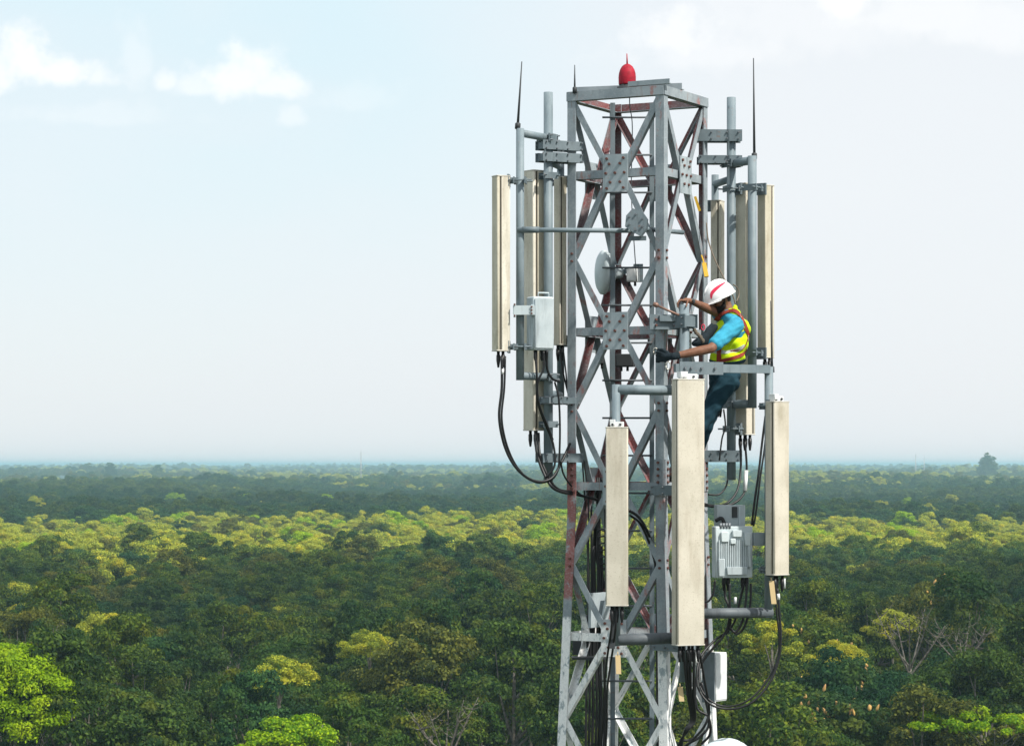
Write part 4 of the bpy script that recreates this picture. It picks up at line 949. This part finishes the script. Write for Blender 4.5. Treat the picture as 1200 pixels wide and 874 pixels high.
for k, x in enumerate((689, 692.5, 696, 700, 705, 709, 695, 702)):
    cable('black riser cable in the vertical bundle inside the lower mast, strand %s from left' % ORD[sorted((689, 692.5, 696, 700, 705, 709, 695, 702)).index(x)], [(x, 560 if k % 2 else 640, 24.85), (x + 1, 700, 24.85), (x - 1, 772, 24.8 + .02 * k), (x - 2 + k * .4, 830, 24.75 + .02 * k), (x - 3, 920, 24.75 + .02 * k)], .0125, 'riser_cable', group='riser cables')
cable('riser cable bending along the ladder of the upper mast', [(706, 560, 24.85), (700, 600, 24.85), (697, 640, 24.9), (703, 668, 24.9), (708, 690, 24.9)], .02, 'riser_cable', group='riser cables')
cable('tangled cable under the largest antenna going right', [(820, 765, 23.6), (826, 800, 23.7), (831, 830, 23.8), (826, 850, 23.8), (812, 866, 23.85), (800, 868, 23.85)], .012)
cable('second tangled cable beneath the largest antenna', [(822, 800, 23.8), (831, 845, 23.9), (822, 862, 23.9), (806, 872, 23.9), (797, 880, 23.9)], .012)
cable('thin grey wire hanging beside the warning lamp', [(738, 102, 24.4), (738, 125, 24.45), (741, 150, 24.6), (740, 230, 24.8), (746, 330, 24.9)], .005, 'wire', M_DPIPE, group='thin wires')
# step pegs fanned on the riser
m = MB()
for i in range(6): m.path([P(700 + i * .6, 622 + i * 8, 24.85), P(709 + i * .3, 620 + i * 8, 24.75)], .008, 6)
tag(m.build('cable_clips', M_DARK), 'row of dark clips along the riser inside the lattice', 'clips')
def hangtag(px, y0, y1, D, wpx, lean, label):
    w_ = wpx * D / F; a = P(px, y0, D); b = P(px + lean, y1, D); d = (b - a).normalized(); s_ = Vector((1, .1, 0)); m = MB(); m.box((a + b) / 2, (s_, s_.cross(d), d), (w_, .006, (b - a).length)); m.tube(a - d * .03, a + d * .01, .004, 6); return tag(m.build('hanging_tag', M_CARD), label, 'tag', 'tan tags')
hangtag(904, 681, 708, 23.8, 6, 3, 'tan tag hanging under the lower right antenna'); hangtag(724, 768, 790, 23.4, 6, 1, 'tan tag on the leads below the front left antenna'); hangtag(797, 805, 822, 23.6, 6, 2, 'tan tag low beside the leads under the largest antenna')
m = MB(); m.path([P(862, 700, 24.02), P(861.5, 708, 24.02)], .014, 8); m.path([P(912, 696, 23.8), P(912.5, 703, 23.8)], .014, 8); m.path([P(589, 433, 23.9), P(588.6, 439, 23.9)], .015, 8)
tag(m.build('cable_labels', M_WHITE), 'white marker bands wrapped on the hanging leads', 'cable marker', kind='stuff')
m = MB(); m.path([P(919.5, 678, 23.86), P(919.5, 690, 23.86)], .008, 8); tag(m.build('drain_plug', M_WHITE), 'small white plug under the lower right antenna', 'plug')

# ================================================================== THE WORKER
def cloth(name, a, b, rough=.85, sc=40, bump=.25):
    m = Mat(name, rough, 0, .15); m.color(m.mix(m.rng(m.noise(9, 5, .6), .38, .66), a, b)); m.bump(m.noise(sc, 3), bump, .01); return m
M_SKIN = Mat('brown_skin', .55, 0, .3); M_SKIN.color(M_SKIN.mix(M_SKIN.rng(M_SKIN.noise(30, 3), .4, .65), (.20, .095, .058), (.155, .070, .042)))
M_VEST = cloth('lime_vest_cloth', (.60, .80, .012), (.46, .66, .01)); M_SHIRT = cloth('turquoise_cotton', (.045, .31, .45), (.035, .235, .355))
M_TROUS = cloth('dark_teal_cotton', (.010, .036, .055), (.016, .050, .072)); M_GLOVE = cloth('dark_glove', (.018, .028, .036), (.012, .018, .022))
M_STRAP = cloth('red_brown_webbing', (.27, .045, .028), (.20, .035, .025)); M_SILVER = Mat('reflective_tape', .4, .1).color((.50, .52, .50))
M_HELM = Mat('white_helmet_shell', .28, 0, .5).color((.80, .80, .81)); M_HRED = Mat('red_helmet_stripe', .35).color((.62, .02, .07)); M_BEARD = Mat('black_hair', .8, 0, .2).color((.012, .010, .009))
M_BOOT = Mat('black_boot', .6).color((.02, .018, .016)); M_EYE = Mat('eye_white', .3).color((.6, .58, .55)); M_ROPE = Mat('grey_rope', .9).color((.16, .13, .10)); M_YEL = Mat('yellow_webbing', .7).color((.58, .35, .03))
class Blob:
    """union of ellipsoids and tapered limbs, fused by a voxel remesh into one skin"""
    def __init__(s): s.v = []; s.f = []
    def ell(s, c, rad, ax=None, sub=2):
        bm = bmesh.new(); bmesh.ops.create_icosphere(bm, subdivisions=sub, radius=1); o = len(s.v); c = Vector(c)
        ax = ax or (Vector((1, 0, 0)), Vector((0, 1, 0)), Vector((0, 0, 1)))
        for v in bm.verts: s.v.append(c + ax[0] * (v.co.x * rad[0]) + ax[1] * (v.co.y * rad[1]) + ax[2] * (v.co.z * rad[2]))
        for f in bm.faces: s.f.append([v.index + o for v in f.verts])
        bm.free()
    def limb(s, pts, rs, step=.3):
        for i in range(len(pts) - 1):
            a, b = Vector(pts[i]), Vector(pts[i + 1]); ra, rb = rs[i], rs[i + 1]; L_ = (b - a).length; n = max(1, int(L_ / (min(ra, rb) * step)) + 1)
            for k in range(n + 1):
                t = k / n; r = ra + (rb - ra) * t; s.ell(a + (b - a) * t, (r, r, r), sub=2 if r > .02 else 1)
    def build(s, name, mat, parent=None, vox=.007, smooth=6, base=None, wrinkle=None):
        me = bpy.data.meshes.new(name); me.from_pydata(s.v, [], s.f); o = bpy.data.objects.new(name, me); ts = bpy.data.scenes.new('remesh_bench'); ts.collection.objects.link(o)
        r = o.modifiers.new('r', 'REMESH'); r.mode = 'VOXEL'; r.voxel_size = vox; sm = o.modifiers.new('s', 'SMOOTH'); sm.iterations = smooth; sm.factor = .5
        with bpy.context.temp_override(scene=ts, view_layer=ts.view_layers[0]):
            dg = bpy.context.evaluated_depsgraph_get(); dg.update(); ev_ = o.evaluated_get(dg); m2 = bpy.data.meshes.new_from_object(ev_)
        m2.name = name
        bpy.data.objects.remove(o); bpy.data.meshes.remove(me); bpy.data.scenes.remove(ts)
        o0 = worldloc(parent) if parent is not None else Vector(base)
        if wrinkle:
            dv = [v.co + v.normal * wrinkle(v.co) for v in m2.vertices]
            for v, c_ in zip(m2.vertices, dv): v.co = c_
        wv = [v.co.copy() for v in m2.vertices]; pf = [list(p.vertices) for p in m2.polygons]
        for v in m2.vertices: v.co -= o0
        m2.materials.clear(); m2.materials.append(mat.m); m2.polygons.foreach_set('use_smooth', [True] * len(m2.polygons)); m2.update()
        o = bpy.data.objects.new(name, m2); col.objects.link(o)
        if parent is not None: o.parent = parent
        else: o.location = o0
        return o, BVHTree.FromPolygons(wv, pf)
Uz = Vector((0, 0, 1)); fwd = Vector((-.90, -.43, 0)).normalized(); lef = Vector((.43, -.90, 0)).normalized(); AX = (fwd, lef, Uz)
pel = P(849, 441, 24.24); che = P(856, 391, 24.22); nek = P(853, 363, 24.21); upv = (che - pel).normalized()
hf = (fwd + Vector((0, 0, -.50))).normalized(); hl = lef; hu = hf.cross(hl); hu = hu if hu.z > 0 else -hu; HA = (hf, hl, hu)
hc = P(843.5, 350, 24.19)
shL = P(861, 382, 24.04); elL = P(833, 409, 23.74); wrL = P(790, 418, 23.68)
shR = P(849, 375, 24.40); elR = P(838, 366, 24.20); wrR = P(809, 353, 23.90)
hipL = P(853, 447, 24.14); knL = P(818, 503, 24.06); anL = P(801, 552, 24.34)
hipR = P(845, 447, 24.33); knR = P(827, 500, 24.36); anR = P(809, 551, 24.55)
def hand_left(b, k):
    pc = P(780, 419, 23.74); b.limb([wrL, pc], [.030 + k, .032 + k]); b.ell(pc, (.045 + k, .030 + k, .048 + k), (Vector((1, -.35, 0)).normalized(), Vector((.35, 1, 0)).normalized(), Uz))
    for i, (dy, ln) in enumerate(((-5.2, .9), (-1.8, 1.0), (1.8, .95), (5.0, .8))):
        a = P(776, 419 + dy * .8, 23.74); kn = P(771.5 - .6 * ln, 418.5 + dy, 23.77); t1 = P(769.5, 419 + dy, 23.84); t2 = P(772.5, 419.5 + dy, 23.905)
        b.limb([a, kn, t1, t2], [.012 + k, .0115 + k, .010 + k, .009 + k])
    b.limb([P(783, 414, 23.72), P(777, 410.5, 23.74), P(771, 410, 23.80)], [.014 + k, .012 + k, .010 + k])
def hand_right(b, k=0):
    pc = P(803.5, 353.0, 23.86); b.limb([wrR, pc], [.025, .028]); b.ell(pc, (.040, .040, .020), (Vector((-.8, -.3, -.15)).normalized(), Vector((.3, -.8, 0)).normalized(), Vector((-.15, 0, .98)).normalized()))
    for i, (dd, ln) in enumerate(((-.052, .85), (-.026, 1.0), (.0, .97), (.026, .8))):
        a = P(802, 352.5, 23.85 + dd * .8); kn = P(797.5 - 1.2 * ln, 352.3, 23.83 + dd); t1 = P(794.3 - .6 * ln, 356.5, 23.82 + dd); t2 = P(794.6, 359 + 2.2 * ln, 23.82 + dd)
        b.limb([a, kn, t1, t2], [.0115, .011, .0095, .008])
    b.limb([P(806, 353, 23.83), P(805.5, 355, 23.765), P(804, 360, 23.745)], [.0135, .0115, .0095])
def head(b):
    b.ell(hc, (.098, .078, .112), HA, 3); b.ell(hc + hf * .025 - hu * .065, (.068, .060, .055), HA); b.ell(hc + hf * .062 - hu * .092, (.030, .034, .024), HA)
    b.limb([hc + hf * .092 + hu * .012, hc + hf * .114 - hu * .028], [.009, .0145]); b.ell(hc + hf * .088 + hu * .022, (.016, .055, .012), HA)
    for s in (-1, 1): b.ell(hc + hl * s * .079 - hf * .008 - hu * .018, (.020, .009, .032), HA); b.ell(hc + hf * .062 + hl * s * .045 - hu * .025, (.028, .022, .024), HA)
    b.ell(hc + hf * .094 - hu * .062, (.010, .026, .008), HA)
    b.limb([nek - Uz * .03, hc - hu * .07 - hf * .025], [.062, .058])
b = Blob(); head(b)
b.ell(che, (.125, .175, .16), (fwd, lef, upv), 3); b.ell((che + pel) / 2, (.115, .150, .16), (fwd, lef, upv), 3); b.ell(pel, (.12, .16, .12), AX, 3)
b.limb([nek - Uz * .05, shL], [.075, .065]); b.limb([nek - Uz * .05, shR], [.075, .065])
b.limb([shL, elL], [.060, .044]); b.limb([elL, elL + (wrL - elL) * .35, wrL], [.044, .045, .029]); hand_left(b, 0)
b.limb([shR, elR], [.058, .044]); b.limb([elR, elR + (wrR - elR) * .35, wrR], [.043, .043, .027]); hand_right(b)
for h_, k_, a_ in ((hipL, knL, anL), (hipR, knR, anR)):
    b.limb([h_, k_], [.085, .058]); b.limb([k_, k_ + (a_ - k_) * .3, a_], [.057, .058, .038]); b.limb([a_ - Uz * .03, a_ - Uz * .06 + Vector((-.16, .09, 0))], [.04, .035])
person, bv = b.build('person', M_SKIN, base=P(806, 565, 24.4), vox=.006, smooth=4)
tag(person, 'worker in white helmet, lime vest and turquoise shirt gripping a pipe on the mast', 'person')
def fold(amp, *w):
    def f(c): return amp * (math.sin(c.z * w[0] + c.x * w[1] + 2 * math.sin(c.y * 13)) * .6 + .4 * math.sin(c.z * w[0] * 2.1 - c.x * w[1] * 1.7 + c.y * 31))
    return f
# shirt
b = Blob(); b.ell(che, (.138, .185, .165), (fwd, lef, upv), 3); b.ell((che + pel) / 2, (.128, .160, .16), (fwd, lef, upv), 3); b.limb([nek - Uz * .055, shL + lef * .01], [.078, .082]); b.limb([nek - Uz * .055, shR], [.078, .078])
b.limb([shL + lef * .012, shL + (elL - shL) * .80], [.084, .070]); b.limb([shR, shR + (elR - shR) * .7], [.075, .062])
shirt, bs = b.build('shirt', M_SHIRT, person, .007, 5, wrinkle=fold(.0035, 60, 50))
# vest
b = Blob(); low = (che + pel * 1.25) / 2.25
b.ell(che + upv * .015 - fwd * .012, (.170, .178, .150), (fwd, lef, upv), 3); b.ell(che - upv * .10 - fwd * .005, (.172, .192, .15), (fwd, lef, upv), 3); b.ell(low - upv * .01, (.160, .185, .115), (fwd, lef, upv), 3)
b.limb([nek - Uz * .045 - fwd * .06 - lef * .07, nek - Uz * .03 - fwd * .085, nek - Uz * .045 - fwd * .06 + lef * .07], [.040, .042, .040]); b.limb([nek - Uz * .055 + lef * .07, nek - Uz * .075 + lef * .12], [.06, .055]); b.limb([nek - Uz * .055 - lef * .07, nek - Uz * .075 - lef * .12], [.06, .055])
b.limb([nek - Uz * .015 - fwd * .075 - lef * .03, nek + Uz * .025 - fwd * .085 - lef * .02], [.040, .022])
vest, bvest = b.build('vest', M_VEST, person, .008, 4, wrinkle=fold(.006, 38, 34))
# trousers and belt
b = Blob(); b.ell(pel, (.140, .178, .10), AX, 3); b.ell(pel - Uz * .07, (.135, .175, .10), AX, 3)
for h_, k_, a_ in ((hipL, knL, anL), (hipR, knR, anR)): b.limb([h_, k_], [.102, .072]); b.limb([k_, k_ + (a_ - k_) * .3, a_ - Uz * .01], [.072, .070, .055])
b.build('trousers', M_TROUS, person, .008, 5, wrinkle=fold(.004, 45, 40))
for a_ in (anL, anR):
    b = Blob(); t_ = a_ - Uz * .065 + Vector((-.17, .095, .0)); b.limb([a_ + Uz * .06, a_ - Uz * .05], [.056, .052]); b.limb([a_ - Uz * .058 - Vector((-.04, .02, 0)), t_], [.046, .040]); b.build('boot', M_BOOT, person, .008, 4)
b = Blob(); hand_left(b, .0035); b.limb([wrL, wrL + (elL - wrL) * .10], [.036, .036]); b.build('glove', M_GLOVE, person, .0055, 3)
# beard, hair, eyes
b = Blob(); b.ell(hc + hf * .025 - hu * .070, (.074, .064, .052), HA); b.ell(hc + hf * .066 - hu * .095, (.034, .036, .030), HA)
for s in (-1, 1): b.limb([hc + hl * s * .066 - hf * .0 - hu * .02, hc + hl * s * .056 + hf * .03 - hu * .075, hc + hf * .075 - hu * .092], [.016, .024, .026])
b.limb([hc + hf * .100 - hu * .047 + hl * .03, hc + hf * .106 - hu * .044, hc + hf * .100 - hu * .047 - hl * .03], [.008, .009, .008]); b.build('beard', M_BEARD, person, .006, 3)
b = Blob(); b.ell(hc - hf * .012 + hu * .004, (.096, .081, .10), HA, 3); b.ell(hc - hf * .045 - hu * .03, (.058, .066, .052), HA); hair, _ = b.build('hair', M_BEARD, person, .007, 3)
for s in (-1, 1):
    m = MB(); m.lathe([(.004, -.010), (.010, -.004), (.0105, .001), (.006, .007)], hc + hf * .086 + hl * s * .032 - hu * .004, hf, 10); e = m.build('eye', M_EYE, person); m = MB(); m.lathe([(.0055, .0), (.0055, .0085)], hc + hf * .086 + hl * s * .032 - hu * .004, hf, 10); m.build('iris', M_BEARD, e)
# helmet
m = MB(); hcen = hc + hu * .030 - hf * .008; n = 36; rows = 12; vs = []; fs = []
def hp(u, a, k=1.0):   # u 0 rim .. 1 crown
    th = u * math.pi / 2; cr = math.cos(th) ** .82; rf = .160 if math.cos(a) > 0 else .152
    p = hcen + hf * (math.cos(a) * rf * cr * k) + hl * (math.sin(a) * .130 * cr * k) + hu * (math.sin(th) * .136 * k - .022 * (1 - u) * (1 - .35 * math.cos(a)))
    return p
for r_ in range(rows + 1):
    for k in range(n): vs.append(hp(min(.995, r_ / rows), 2 * math.pi * k / n))
for r_ in range(rows):
    for k in range(n): fs.append([r_ * n + k, r_ * n + (k + 1) % n, (r_ + 1) * n + (k + 1) % n, (r_ + 1) * n + k])
fs.append(list(range(rows * n, rows * n + n)))
m.add(vs, fs, 0, True); hv = [Vector(v) for v in vs]; bh = BVHTree.FromPolygons(hv, fs)
# inner liner shell, rim and short peak
vin = [hp(min(.995, r_ / rows), 2 * math.pi * k / n, .955) for r_ in range(rows + 1) for k in range(n)]; m.add(vin, [f[::-1] for f in fs], 0, True)
m.path([hp(0, 2 * math.pi * k / n, 1.0) for k in range(n + 1)], .0065, 8)
pk = [(hp(0, a, 1.0), hp(0, a, 1.0) + hf * (.034 * max(0, math.cos(a)) ** .7) - hu * .008) for a in [R(x) for x in range(-70, 71, 10)]]
for off in (0, -.005): m.add([p + hu * off for q in pk for p in q], [[2 * i, 2 * i + 1, 2 * i + 3, 2 * i + 2] for i in range(len(pk) - 1)], 0, True)
# raised ridge along the crown
m.path([hp(u, 0, 1.01) for u in (.35, .5, .65, .8, .95)] + [hp(u, math.pi, 1.01) for u in (.95, .8, .65, .5, .35)], [.004, .009, .010, .010, .010, .010, .010, .010, .009, .004], 8)
helm = m.build('helmet', M_HELM, person, recalc=False)
def ribbon(name, bvh, pts, width, parent, mat, off=.004, taper=False, n=7, thick=.003):
    """strap laid on a surface along sight lines through photo points (px, py)"""
    pp = [Vector((a, c_, 0)) for a, c_ in pts]; sp = spline(pp, n); hit = []; cl_ = Vector((0, 0, HC)); last = None
    for q in sp:
        d = (P(q.x, q.y, 24) - cl_).normalized(); loc, nr, idx, ds = bvh.ray_cast(cl_, d)
        if loc is None:
            if last is None: continue
            l2, nr, idx, ds = bvh.find_nearest(cl_ + d * last); loc = l2
        last = (loc - cl_).length
        if nr.dot(d) > 0: nr = -nr
        hit.append((loc, nr))
    hit2 = []
    for i, (l_, n_) in enumerate(hit):
        nn = sum((hit[j][1] for j in range(max(0, i - 2), min(len(hit), i + 3))), Vector()); hit2.append((l_, nn.normalized()))
    m = MB(); M_ = len(hit2); vs = []
    for i, (l_, n_) in enumerate(hit2):
        t = (hit2[min(i + 1, M_ - 1)][0] - hit2[max(0, i - 1)][0]).normalized(); s_ = t.cross(n_).normalized(); wd = width * .5 * (math.sin(math.pi * (i + .4) / M_) ** .6 if taper else 1)
        for a, o in ((-1, 0), (-1, thick), (1, thick), (1, 0)): vs.append(l_ + s_ * (a * wd) + n_ * (off + o))
    fs = [[i * 4 + k, i * 4 + (k + 1) % 4, i * 4 + 4 + (k + 1) % 4, i * 4 + 4 + k] for i in range(M_ - 1) for k in range(4)] + [[0, 1, 2, 3], [4 * M_ - 1, 4 * M_ - 2, 4 * M_ - 3, 4 * M_ - 4]]
    m.add(vs, fs, 0, False); return m.build(name, mat, parent)
ribbon('stripe', bh, [(833.5, 351), (834.5, 344), (841, 337.5), (850, 331.5)], .032, helm, M_HRED, .0015, True, thick=.002)
# chin strap
m = MB(); m.path(spline([hcen + hl * .105 + hf * .02 - hu * .02, hc + hl * .073 + hf * .02 - hu * .06, hc + hf * .045 - hu * .125, hc - hl * .073 + hf * .02 - hu * .06, hcen - hl * .105 + hf * .02 - hu * .02], 5), .006, 6); m.build('chin_strap', M_BLACK, helm)
# harness and reflective tape on the vest
class Multi:
    def __init__(s, *b): s.b = b
    def ray_cast(s, o, d):
        best = (None, None, None, None)
        for b in s.b:
            r = b.ray_cast(o, d)
            if r[0] is not None and (best[0] is None or r[3] < best[3]): best = r
        return best
    def find_nearest(s, p): return min((b.find_nearest(p) for b in s.b), key=lambda r: r[3])
bb_ = Multi(bvest)
har = ribbon('harness_strap', Multi(bvest, bs), [(834, 388), (838, 377), (848, 368.5), (860, 365), (868, 371)], .046, person, M_STRAP, .006)
ribbon('harness_strap', bb_, [(868, 371), (874, 384), (878, 398), (877, 410), (868, 417), (855, 421), (842, 424)], .032, person, M_STRAP, .006)
ribbon('harness_strap', bb_, [(843, 404), (843, 414), (843, 428)], .050, person, M_STRAP, .007)
ribbon('reflective_band', bb_, [(866, 369), (871, 376), (875.5, 389), (878, 400)], .030, person, M_SILVER, .003)
ribbon('reflective_band', bb_, [(834, 412), (845, 413), (860, 412), (872, 406)], .036, person, M_SILVER, .003)
ribbon('vest_edge', bb_, [(848, 371), (862, 376), (872, 386), (876, 397), (870, 409), (856, 412)], .012, person, M_STRAP, .004)
ribbon('belt', Multi(bvest), [(830, 424), (845, 427), (862, 426), (876, 422)], .05, person, cloth('navy_belt', (.02, .05, .07), (.02, .04, .06)), .004)
m = MB(); m.lathe([(.030, -.012), (.032, 0), (.030, .012)], wrR + (elR - wrR) * .06, (elR - wrR), 16); m.lathe([(.018, .0), (.018, .008), (.004, .009)], wrR + (elR - wrR) * .06 + Vector((0, -.028, .012)), (0, -1, .3), 12); m.build('watch', M_DARK, person)
# things he carries or uses
b = Blob(); b.limb([P(838, 384, 24.08), P(831, 391, 24.05), P(823, 400, 24.0), P(814, 403, 23.97)], [.030, .045, .055, .030]); b.ell(P(823, 401, 24.0), (.075, .04, .05)); b.limb([P(834, 380, 24.08), P(828, 386, 24.03), P(824, 396, 24.0)], [.012, .012, .012])
bag, _ = b.build('tool_bag', M_GLOVE, None, .007, 4, base=P(821, 406, 23.95)); tag(bag, 'small black tool bag slung across the worker\'s chest', 'tool bag')
m = MB(); rp = [P(808, 379, 23.86), P(812, 384, 23.85), P(815, 390, 23.87), P(820, 395, 23.9), P(824, 401, 23.92)]; rp = spline(rp, 8); m.path(rp, .012, 6)
m.path([p + Vector((.014 * math.sin(i * 1.3), 0, .014 * math.cos(i * 1.3))) for i, p in enumerate(rp)], .009, 6); tag(m.build('lanyard', M_ROPE), 'twisted rope lanyard between the clamp plate and the worker\'s chest', 'lanyard')
def carabiner(p, s, mat, label, axis=(0, -1, 0)):
    m = MB(); a = Vector(axis).normalized(); u = Uz; v = a.cross(u); m.path([p + (v * (math.cos(t) * s * .6) + u * (math.sin(t) * s)) for t in [2 * math.pi * k / 14 for k in range(15)]], s * .18, 6); return tag(m.build('carabiner', mat), label, 'carabiner', 'carabiners')
carabiner(P(768, 412, 23.82), .030, M_BRASS, 'silver carabiner at the worker\'s gloved hand'); carabiner(P(824, 384, 23.9), .026, M_HRED, 'red carabiner in front of the worker\'s chest'); carabiner(P(783, 429, 23.66), .035, M_BRASS, 'silver carabiner hanging at the end of the rail under the glove')
m = MB(); m.path([P(769, 358, 23.78), P(782, 364, 23.76), P(796, 370, 23.74)], .011, 8); m.lathe([(.018, -.02), (.024, 0), (.018, .03)], P(769, 358, 23.78), (-1, 0, .4), 8); tag(m.build('wrench', Mat('worn_brown_steel', .5, .3).color((.22, .13, .10))), 'brown steel wrench lying across the front leg clamp', 'wrench')
m = MB(); m.path(spline([P(828, 262, 24.7), P(830, 282, 24.65), P(837, 303, 24.5), P(847, 324, 24.34), P(858, 345, 24.33), P(862, 358, 24.33)], 6), .007, 6); tag(m.build('safety_rope', M_ROPE), 'thin safety rope running from the right leg down to the worker', 'rope')
m = MB(); m.beam(P(825, 309, 24.68), P(828, 325, 24.62), .04, .018, (1, 0, 0)); m.path(spline([P(822, 300, 24.75), P(824, 306, 24.7), P(825, 310, 24.68)], 4), .008, 6); tag(m.build('rope_grab', M_YEL), 'yellow hook hanging just above the white helmet', 'hook')
m = MB(); m.beam(P(814.5, 231, 24.6), P(820, 248, 24.62), .025, .01, (1, 0, 0)); tag(m.build('webbing_sling', M_YEL), 'short yellow sling tied round the upper right leg of the mast', 'sling')
m = MB(); m.path(spline([P(859, 334, 24.5), P(864, 338, 24.55), P(866, 346, 24.55), P(863, 354, 24.45)], 6), .006, 6); tag(m.build('wire', M_ROPE), 'thin curled wire behind the white helmet', 'wire', 'thin wires')

# the far forest's scatter is switched on last
fo.modifiers.new('scatter', 'NODES').node_group = gt
